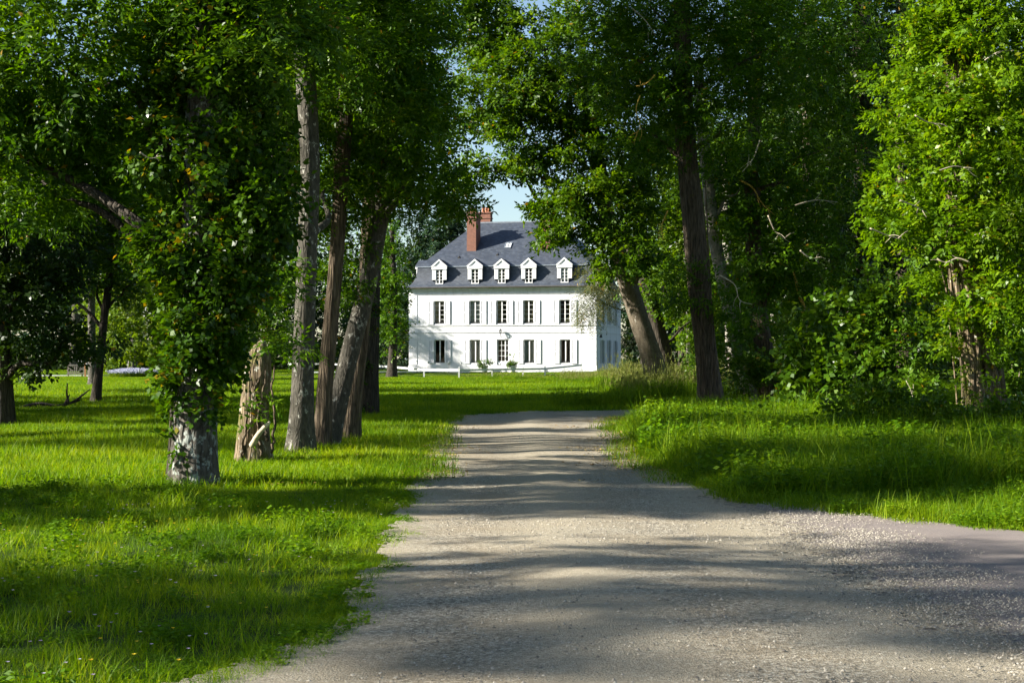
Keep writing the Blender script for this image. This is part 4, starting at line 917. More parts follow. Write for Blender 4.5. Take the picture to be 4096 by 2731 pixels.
# bare twigs showing among the leaves
for key, d_, mt, lst in (('K', bK[1] - 1.8, 'twig_yellow', [[(640, 95), (636, 110), (640, 125), (634, 140)], [(668, 210), (662, 225), (663, 240)], [(655, 75), (645, 84), (636, 86)]]),
                         ('K', bK[1] - 1.4, 'twig_pale', [[(632, 8), (645, 20), (655, 34)], [(720, 275), (735, 285), (740, 300), (752, 304)], [(760, 140), (752, 160), (742, 172)]]),
                         ('L', bL[1] - 2.2, 'twig_pale', [[(800, 250), (812, 258), (822, 256)], [(795, 205), (815, 200), (838, 202)], [(768, 215), (776, 232), (790, 242)], [(830, 300), (842, 296), (852, 302)]]),
                         ('A', bA[1] - 1.3, 'twig_pale', [[(140, 152), (150, 158), (162, 155)]]),
                         ('C', bC[1] - .5, 'twig_yellow', [[(296, 5), (304, 22), (312, 42)], [(286, 8), (290, 30), (300, 46)]]),
                         ('M', bM_[1] - 2.0, 'twig_pale', [[(915, 115), (928, 122), (945, 124)], [(900, 200), (915, 206), (930, 214)], [(870, 228), (890, 236), (905, 240)], [(940, 170), (955, 166), (972, 170)], [(985, 60), (998, 52), (1012, 50)]])):
    for j, pts in enumerate(lst):
        b0 = np.array(TREES[key].location); twig([px(u, v, d_ + .08 * i) - b0 for i, (u, v) in enumerate(pts)], .016 * d_ / 30, TREES[key], M[mt], 'dead_branch', 3, j + len(key) * 7)
# unseen upper crowns, added above the picture to darken the shade below
for key, c, rr_, n_s, mt in (('A', (-5, 17.5, 12), (4, 2.5, 4), 480, 'ash'), ('C', (-6, 24.5, 14), (4, 2.5, 5), 480, 'ash'), ('E', (-2.5, 26.5, 14), (3.5, 2, 4), 420, 'ash'), ('G', (-5, 42.5, 18.5), (5, 3.2, 4.5), 900, 'ash'), ('K', (5.5, 45, 19.5), (5.5, 4, 4), 760, 'ash'),
                             ('L', (9.5, 50, 21), (5, 4, 4), 620, 'ash'), ('M', (11.5, 36, 17), (3.5, 2.5, 4.5), 480, 'sunny'), ('N', (13.5, 58, 24), (6, 5, 5), 620, 'wood'), ('J', (6, 72, 28), (5, 4, 4), 420, 'oak'), ('K2', (8, 52, 23), (5, 4, 4), 400, 'ash')):
    t_ = TREES[key]; me = foliage([(np.array(c) - np.array(t_.location), rr_, n_s)], 'oak', 3.2, 500 + len(key) + ord(key[0])); link('upper_crown', me, M[mt], t_)
# understory shrubs on the right
for k, (u, v, kind, mt, bl, lab, s_) in enumerate((
    (842, 418, 'big', 'shrub', [(840, 330, 38, 42, 45, 1.4, 420), (850, 385, 37, 40, 26, 1.2, 260), (810, 360, 38, 26, 40, 1.1, 220)], 'large leaved shrub filling the shade beneath the tall dark trunk', 1.0),
    (905, 420, 'oak', 'shrub', [(900, 350, 37, 42, 45, 1.4, 700), (915, 400, 35.5, 34, 22, 1, 330), (890, 300, 38, 40, 40, 1.4, 500)], 'small leaved bush just left of the sunlit vine tree', 1.2),
    (1010, 425, 'oak', 'shrub', [(1020, 370, 34.5, 30, 45, 1, 520), (1010, 330, 37, 40, 40, 1.4, 420)], 'leafy bush at the right edge behind the vine tree', 1.2),
    (782, 395, 'oak', 'shrub', [(790, 375, 49, 30, 22, 1.4, 330), (765, 340, 52, 30, 36, 1.4, 360)], 'bush around the foot of the rough dark trunk', 1.3),
    (872, 436, 'oak', 'shrub', [(872, 408, 31, 34, 20, .9, 300), (850, 418, 30.5, 24, 14, .7, 150)], 'low leafy bush in the tall verge grass before the large leaved shrub', 1.1),
    (940, 440, 'oak', 'shrub', [(940, 418, 29.5, 34, 17, .8, 280), (965, 428, 28.5, 24, 12, .6, 150)], 'low bush of fresh leaves at the foot of the vine wrapped trunk', 1.0),
    (1012, 446, 'oak', 'shrub', [(1014, 425, 28, 30, 18, .8, 280), (1040, 415, 29, 24, 24, .8, 240)], 'low bush at the right edge in front of the vine wrapped trunk', 1.0),
    (800, 430, 'big', 'shrub', [(800, 408, 36, 26, 16, .9, 120), (775, 418, 35, 18, 10, .7, 60)], 'low broad leaved plants in front of the rough dark trunk', .9),
    (735, 390, 'oak', 'shrub', [(742, 372, 47.5, 22, 22, 1.0, 260), (700, 370, 64, 16, 14, 1.2, 150)], 'low bush between the two rough trunks', 1.35))):
    b0 = gp(u, v); t_ = empty('shrub', tuple(b0)); tag(t_, lab, 'shrub', 'undergrowth shrubs on the right')
    me = foliage([(px(a, b, d_) - b0, (ra / F * d_, rd_, rb / F * d_), n_s) for a, b, d_, ra, rb, rd_, n_s in bl], kind, s_, 60 + k); link('foliage', me, M[mt], t_)
    mb = MB(); r = np.random.default_rng(k)
    for a, b, d_, ra, rb, rd_, n_s in bl:
        c = px(a, b, d_) - b0; mb.tube(spline([np.array((r.normal(0, .1), r.normal(0, .1), -.1)), c * .5 + r.normal(0, .1, 3), c], 10), np.linspace(.03, .012, 10), 6)
    mb.build('stem', M['twig'], t_, True)
# dead stems and fallen branches
for k, (pts, d_, lab, r_) in enumerate((
    ([(877, 436), (875, 415), (880, 402), (888, 391)], 31.5, 'pale arched dead stem rising from the grass left of the vine tree', .016),
    ([(912, 412), (913, 400), (911, 390), (906, 380)], 32.5, 'short upright dead stem beside the small leaved bush', .014),
    ([(917, 402), (927, 412), (938, 422), (945, 430)], 31.5, 'slanting pale dead stem leaning at the foot of the vine tree', .015),
    ([(852, 441), (862, 447), (872, 453)], 28.5, 'low dead twig lying across the tall verge grass', .012),
    ([(722, 400), (730, 398), (738, 401)], 43.0, 'bare bent twig at the foot of the vine furrowed tree', .013))):
    b0 = px(pts[0][0], pts[0][1], d_); t_ = empty('dead_sapling', tuple(b0)); tag(t_, lab, 'dead branch', 'dead stems in the right verge')
    twig([px(u, v, d_ + .1 * j) - b0 for j, (u, v) in enumerate(pts)], r_, t_, M['twig_pale'], 'stem', 2, k)
b0 = gp(20, 410); t_ = empty('fallen_branch', tuple(b0)); tag(t_, 'dark fallen branch lying in the shade on the left lawn', 'branch')
twig([(0, 0, .05), (.5, .3, .18), (1.0, .5, .12), (1.6, .9, .3)], .09, t_, M['bark_dark'], 'stem', 4, 5)

# ------------------------------------------------------------------ far wood, one mass behind everything
def far_wood():
    r = np.random.default_rng(77); bl = []
    for k in range(150):
        side = r.choice([-1, 1]); d = r.uniform(165, 215)
        u = r.uniform(-200, 360) if side < 0 else r.uniform(655, 1250)
        top = r.uniform(20, 200) if not (300 < u < 700) else r.uniform(230, 290)
        c = px(u, (top + 372) / 2, d); bl.append((c, (r.uniform(4, 7), r.uniform(4, 7), (372 - top) / 2 / F * d), 190))
    for k in range(46):   # right hand, nearer depth of the wood
        d = r.uniform(85, 120); u = r.uniform(720, 1150); top = r.uniform(-60, 160); c = px(u, (top + 360) / 2, d)
        bl.append((c, (r.uniform(2.5, 5), r.uniform(3, 5), (370 - top) / 2 / F * d), 260))
    for k in range(30):   # left hand
        d = r.uniform(146, 178); u = r.uniform(-150, 300); top = r.uniform(-20, 170); c = px(u, (top + 345) / 2, d)
        bl.append((c, (r.uniform(3, 6), r.uniform(3, 5), (345 - top) / 2 / F * d), 200))
    for k in range(60):   # bushes along its foot
        d = r.uniform(150, 175); u = r.uniform(-220, 345) if k < 44 else r.uniform(640, 900); bl.append((px(u, 362, d), (r.uniform(2.5, 5), 3, r.uniform(1.2, 2.4)), 90))
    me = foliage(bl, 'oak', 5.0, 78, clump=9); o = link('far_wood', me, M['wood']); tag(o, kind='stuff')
far_wood()

# ------------------------------------------------------------------ unseen trees placed for shade: left ones shadow drive, lawn, house; rest dim skylight
def caster_proto(dens, sd, nb, q_):
    t_ = empty('unseen_shade_tree', (0, 0, 0))
    pts = [(0, 0, -.1), (.1, .05, 4), (.0, .2, 9), (.3, .1, 14), (.2, .2, 19)]
    link('trunk', trunk_mesh(pts, [.28, .24, .2, .14, .05], 91, 14, .04), M['bark_grey'], t_)
    r = np.random.default_rng(sd); bl = []
    for k in range(nb):
        z = r.uniform(5.5, 19); a = r.uniform(0, 6.28); q = r.uniform(.5, 2.6) * (1 - abs(z - 11) / 14)
        bl.append(((q * math.cos(a), q * math.sin(a), z), (r.uniform(.9, 1.5) * q_, r.uniform(.6, 1.1) * q_, r.uniform(.4, .8) * q_), dens))
        if k % (nb // 8) == 0: limb((0, .1, z - 1.4), bl[-1][0], .07, .02, t_, M['bark_grey'], 'branch', 200 + k)
    link('crown', foliage(bl, 'oak', 2.0, sd + 1), M['ash'], t_)
    return t_
# x, y, scale, turn, dense crown or thin crown
CAST = [(-19, 13.4, .74, 0, 1), (-23, 12.5, .78, 1.0, 1), (-38, 2.5, 1.25, 2, 0), (-50, 0.5, 1.45, .5, 0), (-17, 8.2, .8, 5, 0), (-20, 34.5, 1.0, 1.4, 1), (-23, 38.5, 1.1, 2.4, 1), (-19, 43, 1.0, 3.3, 1), (-24, 48, 1.1, .4, 1), (-28, 53, 1.1, .9, 1), (-34, 35, 1.1, 2.1, 1), (-37, 41, 1.1, 4.4, 1), (-33, 46, 1.1, 5.9, 1), (-39, 51, 1.1, .1, 1), (-32, 23, 1.0, 1.1, 0), (-26, 66, 1.0, 2.2, 1), (-30, 70, 1.0, 5.1, 0), (-36, 64, 1.1, 3.7, 1), (-24, 86, .9, 2.9, 1), (-30, 130.6, .84, .7, 1), (-15, 15.2, .45, 3.9, 1), (-16, 29.3, .5, .6, 1), (-26, 22, .9, 1.2, 0), (-27, 40, 1.0, 4.1, 1), (-17.5, 40.4, 1.35, 2.2, 1), (-19.5, 46.5, 1.35, .8, 1), (-22, 55, 1.35, 1.7, 1), (-44, 2.0, 1.35, 3, 0), (-41, -1.5, 1.2, 1.1, 0), (-42, 46, 1.2, 3.0, 1)] + [(-14, -16, 1.2, .3, 1), (-6, -19, 1.3, 1.6, 1), (2, -17, 1.25, 2.8, 1), (9, -20, 1.3, 4.0, 1), (16, -15, 1.2, 5.2, 1), (23, -8, 1.2, .9, 1), (26, 2, 1.25, 2.0, 1), (22, 18, 1.2, 3.1, 1), (20, 27, 1.2, 4.4, 1), (25, 36, 1.3, 5.0, 1), (19, 44, 1.2, .2, 1), (-22, -20, 1.3, 2.2, 1)]
protos = [caster_proto(5, 92, 110, .34), caster_proto(140, 96, 16, 1.05)]; used = [False, False]
for i, (x, y, s_, rz, dn) in enumerate(CAST):
    proto = protos[dn]
    if not used[dn]: o = proto; used[dn] = True
    else:
        o = proto.copy(); col.objects.link(o)
        for ch in list(proto.children):
            c = ch.copy(); col.objects.link(c); c.parent = o
    o.location = (x, y, float(G(x, y))); o.scale = (s_,) * 3; o.rotation_euler = (0, 0, rz)
    tag(o, 'tall grey trunked tree outside the picture, placed unseen for the shade it casts', 'tree', 'trees around the drive outside the picture')

# ------------------------------------------------------------------ grass
def grass_mat(name, a, b_, c_, trans=.5):
    m, t, b = mat_new(name)
    at_ = N(t, 'ShaderNodeAttribute', attribute_name='tint'); oi = t.nodes.new('ShaderNodeObjectInfo')
    s_ = N(t, 'ShaderNodeMath', operation='MULTIPLY_ADD'); s_.inputs[1].default_value = .45; t.links.new(oi.outputs['Random'], s_.inputs[0])
    s2 = N(t, 'ShaderNodeMath', operation='MULTIPLY'); s2.inputs[1].default_value = .6; t.links.new(at_.outputs['Fac'], s2.inputs[0]); t.links.new(s2.outputs[0], s_.inputs[2])
    ln = N(t, 'ShaderNodeTexNoise', Scale=.55, Detail=3.0); t.links.new(oi.outputs['Location'], ln.inputs['Vector'])
    s3 = N(t, 'ShaderNodeMath', operation='MULTIPLY_ADD'); s3.inputs[1].default_value = 1.1; t.links.new(ln.outputs[0], s3.inputs[0]); t.links.new(s_.outputs[0], s3.inputs[2])
    s4 = N(t, 'ShaderNodeMath', operation='SUBTRACT'); s4.inputs[1].default_value = .52; t.links.new(s3.outputs[0], s4.inputs[0])
    c = ramp(t, s4.outputs[0], [(.1, a), (.55, b_), (.95, c_)])
    t.links.new(c, b.inputs['Base Color']); b.inputs['Roughness'].default_value = .5; b.inputs['Specular IOR Level'].default_value = .16
    tr = t.nodes.new('ShaderNodeBsdfTranslucent'); t.links.new(mixc(t, 1.0, c, (1.3, 1.2, .25), 'MULTIPLY'), tr.inputs[0])
    mx = t.nodes.new('ShaderNodeMixShader'); mx.inputs[0].default_value = trans
    t.links.new(b.outputs[0], mx.inputs[1]); t.links.new(tr.outputs[0], mx.inputs[2]); t.links.new(mx.outputs[0], t.nodes['Material Output'].inputs[0])
    return m
M['grass'] = grass_mat('grass_blade', (.050, .128, .002), (.130, .250, .003), (.27, .35, .010))
M['tallgrass'] = grass_mat('tall_grass_blade', (.045, .118, .002), (.110, .220, .003), (.23, .32, .012))
M['seed'] = grass_mat('seed_head', (.12, .14, .035), (.18, .20, .05), (.27, .27, .09), .25)
M['forb'] = grass_mat('forb_leaf', (.055, .14, .004), (.11, .225, .006), (.18, .29, .010))

def blades(n, rad, h0, h1, w, lean, seed, name):
    """a patch of curved grass blades, three quads each"""
    r = np.random.default_rng(seed)
    a = r.uniform(0, 6.28, n); q = np.sqrt(r.uniform(0, 1, n)) * rad
    P = np.stack([q * np.cos(a), q * np.sin(a), np.full(n, -.03)], 1)
    h = r.uniform(h0, h1, n) * r.choice([1, 1, 1, 1.35], n); th = r.uniform(0, 6.28, n); L = r.uniform(.1, 1, n) * lean
    D = np.stack([np.cos(th), np.sin(th), np.zeros(n)], 1); f = th + np.pi / 2 + r.normal(0, .7, n); S = np.stack([np.cos(f), np.sin(f), np.zeros(n)], 1)
    ww = (w * r.uniform(.6, 1.3, n))[:, None]; rows = []
    for t, wt in ((0, 1), (.4, .9), (.75, .6), (1, .08)):
        c = P + D * (h * L * t**1.8)[:, None] + np.array((0, 0, 1.0)) * (h * (t - .25 * L * t**2.2))[:, None]
        rows += [c - S * ww * wt / 2, c + S * ww * wt / 2]
    V = np.stack(rows, 1).reshape(-1, 3); b = np.arange(n)[:, None] * 8
    Fq = np.concatenate([b + np.array([0, 1, 3, 2]), b + np.array([2, 3, 5, 4]), b + np.array([4, 5, 7, 6])], 0)
    T = np.tile(r.uniform(0, 1, n), 3)
    return V, Fq, T

def mk(V, Fq, T, name, mats, mi=None):
    me = mesh_np(name, V, Fq, False, {'tint': T})
    for m in mats: me.materials.append(m)
    if mi is not None: me.polygons.foreach_set('material_index', np.asarray(mi, np.int32))
    return bpy.data.objects.new(name, me)

def join(parts):
    Vs, Fs, Ts, Ms = [], [], [], []; o = 0
    for V, Fq, T, m in parts:
        Vs.append(V); Fs.append(Fq + o); Ts.append(T); Ms.append(np.full(len(Fq), m)); o += len(V)
    return np.concatenate(Vs), np.concatenate(Fs), np.concatenate(Ts), np.concatenate(Ms)

def seedy(n, rad, h0, h1, seed, hw=.014):
    """thin stalks with a feathery head"""
    r = np.random.default_rng(seed); V, Fq, T = blades(n, rad, h0, h1, .006, .35, seed, 's')
    tip = V.reshape(n, 8, 3)[:, 6:].mean(1); k = 14
    P = np.repeat(tip, k, 0); q = np.tile(np.linspace(-.14, .0, k), n) * np.repeat(r.uniform(.7, 1.3, n), k); P = P + np.stack([r.normal(0, .008, n * k), r.normal(0, .008, n * k), q], 1)
    D = unit(np.stack([r.normal(0, .5, n * k), r.normal(0, .5, n * k), np.ones(n * k)], 1)); V2, F2 = leaf_quads(P, D, unit(r.normal(0, 1, P.shape)), r.uniform(.03, .06, n * k), np.full(n * k, hw))
    return (V, Fq, T), (V2, F2, np.repeat(r.uniform(0, 1, n), k))

def forbs(n, rad, h, seed, ls=.06):
    r = np.random.default_rng(seed); a = r.uniform(0, 6.28, n); q = np.sqrt(r.uniform(0, 1, n)) * rad; k = 12
    P = np.repeat(np.stack([q * np.cos(a), q * np.sin(a), np.zeros(n)], 1), k, 0); hh = np.repeat(r.uniform(.5, 1, n) * h, k)
    t = np.tile(np.linspace(.15, 1, k), n); P[:, 2] = hh * t; P[:, :2] += r.normal(0, .02, (n * k, 2))
    an = r.uniform(0, 6.28, n * k); D = unit(np.stack([np.cos(an), np.sin(an), r.uniform(-.3, .5, n * k)], 1)); Nn = unit(np.array((0, 0, 1)) + r.normal(0, .4, P.shape))
    V, Fq = leaf_quads(P, D, Nn, ls * r.uniform(.6, 1.3, n * k), ls * .6 * r.uniform(.7, 1.2, n * k))
    return V, Fq, r.uniform(0, 1, n * k)

def scatter(name, variants, pts, rot, scl, idx):
    """one stuff object: points that carry grass patches"""
    coll = bpy.data.collections.new(name + '_patches')
    for i, v in enumerate(variants): v.name = '%s_patch_%02d' % (name, i); coll.objects.link(v)
    me = bpy.data.meshes.new(name); me.vertices.add(len(pts)); me.vertices.foreach_set('co', np.asarray(pts, np.float32).ravel())
    a = me.attributes.new('rz', 'FLOAT', 'POINT'); a.data.foreach_set('value', np.asarray(rot, np.float32))
    a = me.attributes.new('sz', 'FLOAT_VECTOR', 'POINT'); a.data.foreach_set('vector', np.asarray(scl, np.float32).ravel())
    a = me.attributes.new('pick', 'INT', 'POINT'); a.data.foreach_set('value', np.asarray(idx, np.int32))
    o = link(name, me)
    ng = bpy.data.node_groups.new(name, 'GeometryNodeTree')
    ng.interface.new_socket('Geometry', in_out='INPUT', socket_type='NodeSocketGeometry'); ng.interface.new_socket('Geometry', in_out='OUTPUT', socket_type='NodeSocketGeometry')
    gi, go = ng.nodes.new('NodeGroupInput'), ng.nodes.new('NodeGroupOutput')
    ci = ng.nodes.new('GeometryNodeCollectionInfo'); ci.inputs[0].default_value = coll; ci.inputs[1].default_value = True; ci.inputs[2].default_value = True
    ip = ng.nodes.new('GeometryNodeInstanceOnPoints'); ip.inputs['Pick Instance'].default_value = True
    def na(n_, ty):
        q = ng.nodes.new('GeometryNodeInputNamedAttribute'); q.data_type = ty; q.inputs[0].default_value = n_; return q.outputs[0]
    cx = ng.nodes.new('ShaderNodeCombineXYZ'); ng.links.new(na('rz', 'FLOAT'), cx.inputs[2])
    er = ng.nodes.new('FunctionNodeEulerToRotation'); ng.links.new(cx.outputs[0], er.inputs[0])
    ng.links.new(gi.outputs[0], ip.inputs['Points']); ng.links.new(ci.outputs[0], ip.inputs['Instance']); ng.links.new(na('pick', 'INT'), ip.inputs['Instance Index'])
    ng.links.new(er.outputs[0], ip.inputs['Rotation']); ng.links.new(na('sz', 'FLOAT_VECTOR'), ip.inputs['Scale']); ng.links.new(ip.outputs[0], go.inputs[0])
    md = o.modifiers.new('scatter', 'NODES'); md.node_group = ng
    tag(o, kind='stuff'); return o

def field(y0, y1, dens, seed, x_lo=None, x_hi=None, margin=3.0):
    """jittered grid of points over the part of the ground in view (and a few metres beside it)"""
    r = np.random.default_rng(seed); st = 1 / math.sqrt(dens); w_ = y1 * 512 / F + margin
    x, y = np.meshgrid(np.arange(max(-w_, x_lo if x_lo is not None else -w_), min(w_, x_hi if x_hi is not None else w_), st), np.arange(y0, y1, st))
    x = x.ravel() + r.uniform(-.6, .6, x.size) * st; y = y.ravel() + r.uniform(-.6, .6, y.size) * st
    k = np.abs(x) < y * 512 / F + margin
    return x[k], y[k], r

def off_drive(x, y, grow=0.0):
    e = edge_noise(x, y)
    if grow <= .2: return ~(inside(SAFE, x + e * .8 + grow, y + .5 * e) & inside(SAFE, x + e * .8 - grow, y + .5 * e))
    k = np.zeros(x.shape, bool)
    for dx, dy in ((0, 0), (1, 0), (-1, 0), (0, 1), (0, -1)): k |= inside(SAFE, x + e * .8 + dx * grow, y + .5 * e + dy * grow)
    return ~k

def place(name, variants, sets):
    P, Rz, S, I = [], [], [], []
    for x, y, r, s0, s1 in sets:
        z = G(x, y); P.append(np.stack([x, y, z], 1)); Rz.append(r.uniform(0, 6.28, len(x)))
        sc_ = r.uniform(s0, s1, len(x)); hv = 1 + .35 * np.sin(x * .9 + 1.7 * np.sin(y * .5)) * np.sin(y * .8 + x * .3)
        hv = hv * (1 - .6 * smooth(90, 102, y)); S.append(np.stack([sc_, sc_, sc_ * hv], 1)); I.append(r.integers(0, len(variants), len(x)))
    P, Rz, S, I = map(np.concatenate, (P, Rz, S, I)); return scatter(name, variants, P, Rz, S, I)

# lawn, near to far
near_v = [mk(*blades(210, .24, .05, .13, .0048, .9, 300 + i, 'b'), 'near_patch', [M['grass']]) for i in range(4)]
near_v.append((lambda q: mk(q[0], q[1], q[2], 'clover_patch', [M['grass'], M['forb']], q[3]))(join([(*blades(120, .24, .05, .12, .005, .9, 310, 'b'), 0), (*forbs(30, .22, .08, 311, .022), 1)])))
near_v.append(mk(*blades(70, .2, .12, .24, .0060, 1.0, 312, 'b'), 'tuft_patch', [M['grass']]))
near_v.append((lambda q: mk(q[0], q[1], q[2], 'weedy_patch', [M['grass'], M['forb']], q[3]))(join([(*blades(90, .24, .05, .14, .0052, .9, 313, 'b'), 0), (*forbs(16, .2, .16, 314, .05), 1)])))
mid_v = [mk(*blades(330, .55, .07, .17, .009, .8, 320 + i, 'b'), 'mid_patch', [M['grass']]) for i in range(4)]
far_v = [mk(*blades(380, 1.0, .08, .20, .018, .7, 330 + i, 'b'), 'far_patch', [M['grass']]) for i in range(4)]
x, y, r = field(5.0, 21, 15, 400, x_hi=6); k = off_drive(x, y, .0); s_near = (x[k], y[k], r, .68, 1.05)
x, y, r = field(19, 46, 5.5, 401, x_hi=4); k = off_drive(x, y, .05); s_mid = (x[k], y[k], r, .8, 1.3)
x, y, r = field(44, 118, 1.9, 402); k = off_drive(x, y, .1) & ~((y > 100) & (x > 4)); s_far = (x[k], y[k], r, .8, 1.25)
x, y, r = field(116, 150, .9, 403, margin=10); k = ~((np.abs((x - HX) * math.cos(R(-13.6)) + (y - HY) * math.sin(R(-13.6))) < 8.8) & (y > 128)); s_vf = (x[k], y[k], r, .6, .9)
re_ = np.random.default_rng(405); ye = np.r_[re_.uniform(6.9, 12, 190), re_.uniform(12, 24, 170)]
xe = np.interp(ye, [6.8, 7.5, 8.6, 10.3, 13.6, 15.8, 21.4, 29.3], [-2.0, -1.45, -1.08, -1.03, -1.12, -1.18, -1.32, -1.55]) + re_.normal(.02, .13, ye.size)
place('lawn_grass_near', near_v, [s_near, (xe, ye, re_, .35, .7)]); place('lawn_grass', mid_v, [s_mid]); place('meadow_grass', far_v, [s_far, s_vf])
# grass and tall growth of the right verge
sd1, sd2 = seedy(10, .4, .55, .9, 350), seedy(16, .5, .7, 1.1, 351, .02)
verge_v = [mk(*blades(200, .36, .16, .42, .008, .9, 340 + i, 'b'), 'verge_patch', [M['tallgrass']]) for i in range(3)]
verge_v += [(lambda q: mk(q[0], q[1], q[2], 'verge_mix', [M['tallgrass'], M['seed'], M['forb']], q[3]))(join([(*blades(150, .36, .16, .45, .008, .9, 345, 'b'), 0), (*forbs(26, .3, .35, 346), 2)])),
            (lambda q: mk(q[0], q[1], q[2], 'verge_forb', [M['tallgrass'], M['forb']], q[3]))(join([(*blades(90, .36, .14, .36, .008, .9, 347, 'b'), 0), (*forbs(34, .36, .42, 348, .07), 1)]))]
x, y, r = field(12, 50, 6.5, 410, x_lo=1.8); k = off_drive(x, y, .05) & (off_drive(x, y, .42) | (y < 17.5)) & (off_drive(x, y, .9) | (y < 36))
e = np.minimum(np.abs(x - 2.4), np.abs(y - (16.5 - .45 * (x - 2.5)))); k2 = k & (y < 17 + (x - 2.5) * .25); k3 = k & ~k2
x2, y2 = x[k2], y[k2]; x3, y3 = x[k3], y[k3]
place('verge_grass', verge_v, [(x2, y2, r, .4, .75), (x3, y3, r, .85, 1.5)])
low = field(11, 20, 16, 411, x_lo=2.2); k = off_drive(low[0], low[1], 0); place('verge_turf', [v.copy() for v in near_v], [(low[0][k], low[1][k], low[2], .9, 1.4)])
weed_v = [(lambda q: mk(q[0], q[1], q[2], 'weed', [M['tallgrass'], M['seed'], M['forb']], q[3]))(join([(*blades(120, .6, .3, .75, .014, .7, 360 + i, 'b'), 0), (*sd2[0], 0), (*sd2[1], 1), (*forbs(14, .5, .7, 362 + i, .09), 2)])) for i in range(2)]
xs_, ys_ = [], []
r = np.random.default_rng(420)
for (u0, u1, d0, d1, n) in ((612, 790, 56, 80, 520), (560, 660, 98, 114, 320), (465, 560, 104, 112, 40), (600, 720, 75, 100, 200)):
    d = r.uniform(d0, d1, n); u = r.uniform(u0, u1, n); xs_.append((u - 512) / F * d); ys_.append(d)
x, y = np.concatenate(xs_), np.concatenate(ys_); k = off_drive(x, y, .8); place('tall_weeds', weed_v, [(x[k], y[k], r, .7, 1.15)])

# fallen leaves along the drive edges, small flowers in the lawn, loose stones
def flat_leaves(n, rad, seed, L):
    r = np.random.default_rng(seed); a = r.uniform(0, 6.28, n); q = np.sqrt(r.uniform(0, 1, n)) * rad
    P = np.stack([q * np.cos(a), q * np.sin(a), r.uniform(.004, .02, n)], 1); th = r.uniform(0, 6.28, n); D = np.stack([np.cos(th), np.sin(th), r.uniform(-.1, .35, n)], 1)
    V, Fq = leaf_quads(P, unit(D), unit(np.array((0, 0, 1)) + r.normal(0, .3, P.shape)), L * r.uniform(.6, 1.2, n), L * .5 * r.uniform(.6, 1.2, n)); return V, Fq, r.uniform(0, 1, n)
M['litter'] = grass_mat('fallen_leaf', (.16, .085, .03), (.30, .19, .06), (.42, .32, .10), .15)
lit_v = [mk(*flat_leaves(26, .45, 600 + i, .05), 'litter', [M['litter']]) for i in range(3)]
r = np.random.default_rng(610); n = 190
y = r.uniform(19, 41, n); xl = np.interp(y, [15.8, 21.4, 29.3, 35, 40], [-1.18, -1.32, -1.55, -1.75, -1.7]); xr = np.interp(y, [15.6, 17.2, 20.2, 23.8, 31.2, 38.5, 41.6], [2.75, 2.5, 2.2, 2.08, 2.4, 2.75, 3.6])
x = np.where(r.uniform(0, 1, n) < .38, xl + np.abs(r.normal(0, .35, n)), xr - np.abs(r.normal(0, .55, n)))
for key, m_ in (('A', 5), ('C', 9), ('E', 10), ('F', 8), ('G', 26), ('K', 10), ('M', 8)):
    o = TREES[key].location; x = np.r_[x, o.x + r.normal(.3, .55, m_)]; y = np.r_[y, o.y - .2 + r.normal(0, .6, m_)]
place('fallen_leaves', lit_v, [(x, y, r, .6, 1.2)])
bpy.data.objects['fallen_leaves'].location.z = .055
def blossoms(n, rad, seed, h):
    r = np.random.default_rng(seed); a = r.uniform(0, 6.28, n); q = np.sqrt(r.uniform(0, 1, n)) * rad; k = 6
    P = np.repeat(np.stack([q * np.cos(a), q * np.sin(a), r.uniform(.7, 1, n) * h], 1), k, 0); th = np.tile(np.arange(k) * 6.28 / k, n)
    D = unit(np.stack([np.cos(th), np.sin(th), np.full(n * k, .5)], 1)); V, Fq = leaf_quads(P, D, np.tile(np.array((0, 0, 1.0)), (n * k, 1)), np.full(n * k, .014), np.full(n * k, .012)); return V, Fq, np.repeat(r.uniform(0, 1, n), k)
M['clover'] = grass_mat('clover_blossom', (.36, .24, .46), (.46, .36, .55), (.62, .56, .66), .2)
M['butter'] = grass_mat('buttercup_petal', (.62, .44, .02), (.70, .52, .03), (.75, .60, .05), .2)
fl_v = [mk(*blossoms(5, .4, 620, .13), 'clover', [M['clover']]), mk(*blossoms(4, .4, 621, .14), 'clover', [M['clover']]), mk(*blossoms(3, .4, 622, .15), 'buttercup', [M['butter']])]
x = r.uniform(-6, -1.4, 60); y = r.uniform(7, 16, 60); k = off_drive(x, y, .2); place('lawn_flowers', fl_v, [(x[k], y[k], r, .9, 1.1)])
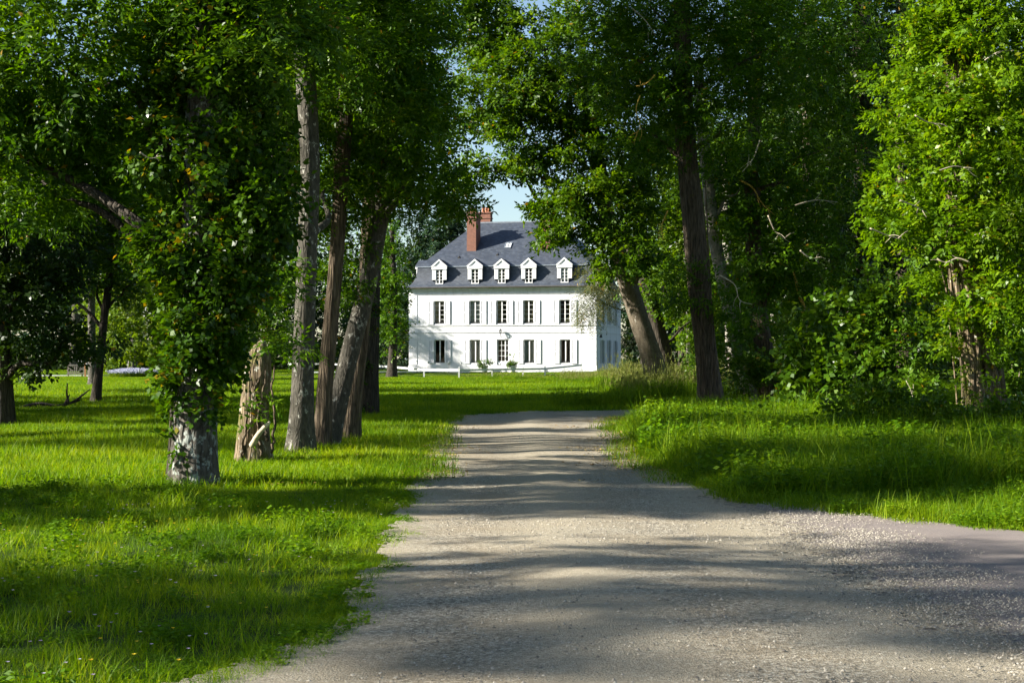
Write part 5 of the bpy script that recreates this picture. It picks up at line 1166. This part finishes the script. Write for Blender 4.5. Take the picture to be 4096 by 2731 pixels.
def pebbles(n, rad, seed):
    r = np.random.default_rng(seed); V = []; Fq = []; o = 0
    base = np.array([(1, 0, 0), (0, 1, 0), (-1, 0, 0), (0, -1, 0), (0, 0, .8), (0, 0, -.5)], float)
    tri = np.array([(0, 1, 4, 4), (1, 2, 4, 4), (2, 3, 4, 4), (3, 0, 4, 4)])
    for _ in range(n):
        a = r.uniform(0, 6.28); q = math.sqrt(r.uniform(0, 1)) * rad; sz = r.uniform(.005, .013)
        V.append(base * sz * r.uniform(.6, 1.3, 3) + r.normal(0, sz * .15, base.shape) + np.array((q * math.cos(a), q * math.sin(a), .004))); Fq.append(tri[:, :3] + o); o += 6
    return np.concatenate(V), np.concatenate(Fq), np.repeat(r.uniform(0, 1, n), 4)
def stone_mat():
    m, t, b = mat_new('loose_stone'); at_ = N(t, 'ShaderNodeAttribute', attribute_name='tint')
    t.links.new(ramp(t, at_.outputs['Fac'], [(0, (.12, .105, .085)), (.5, (.26, .23, .18)), (1, (.42, .38, .31))]), b.inputs['Base Color']); b.inputs['Roughness'].default_value = .85; return m
M['stone'] = stone_mat()
pb_v = [mk(*pebbles(70, .5, 630 + i), 'pebbles', [M['stone']]) for i in range(3)]
x, y, r = field(6.0, 15, 2.6, 640, x_lo=-4, x_hi=5); k = inside(DRIVE, x - .55, y) & inside(DRIVE, x + .55, y) & inside(DRIVE, x, y + .5); x, y = x[k], y[k]
z = G(x, y) + drive_z(x, y) + .012
scatter('loose_stones', pb_v, np.stack([x, y, z], 1), r.uniform(0, 6.28, len(x)), np.ones((len(x), 3)), r.integers(0, 3, len(x)))
n = 260; rs = np.random.default_rng(650); ys2 = rs.uniform(7, 16.5, n); xs2 = np.interp(ys2, [8, 12, 15.6, 17], [2.8, 2.7, 2.75, 2.5]) + rs.normal(.15, .35, n)
z = G(xs2, ys2) + .022
scatter('seam_stones', [v.copy() for v in pb_v], np.stack([xs2, ys2, z], 1), rs.uniform(0, 6.28, n), np.ones((n, 3)) * .8, rs.integers(0, 3, n))
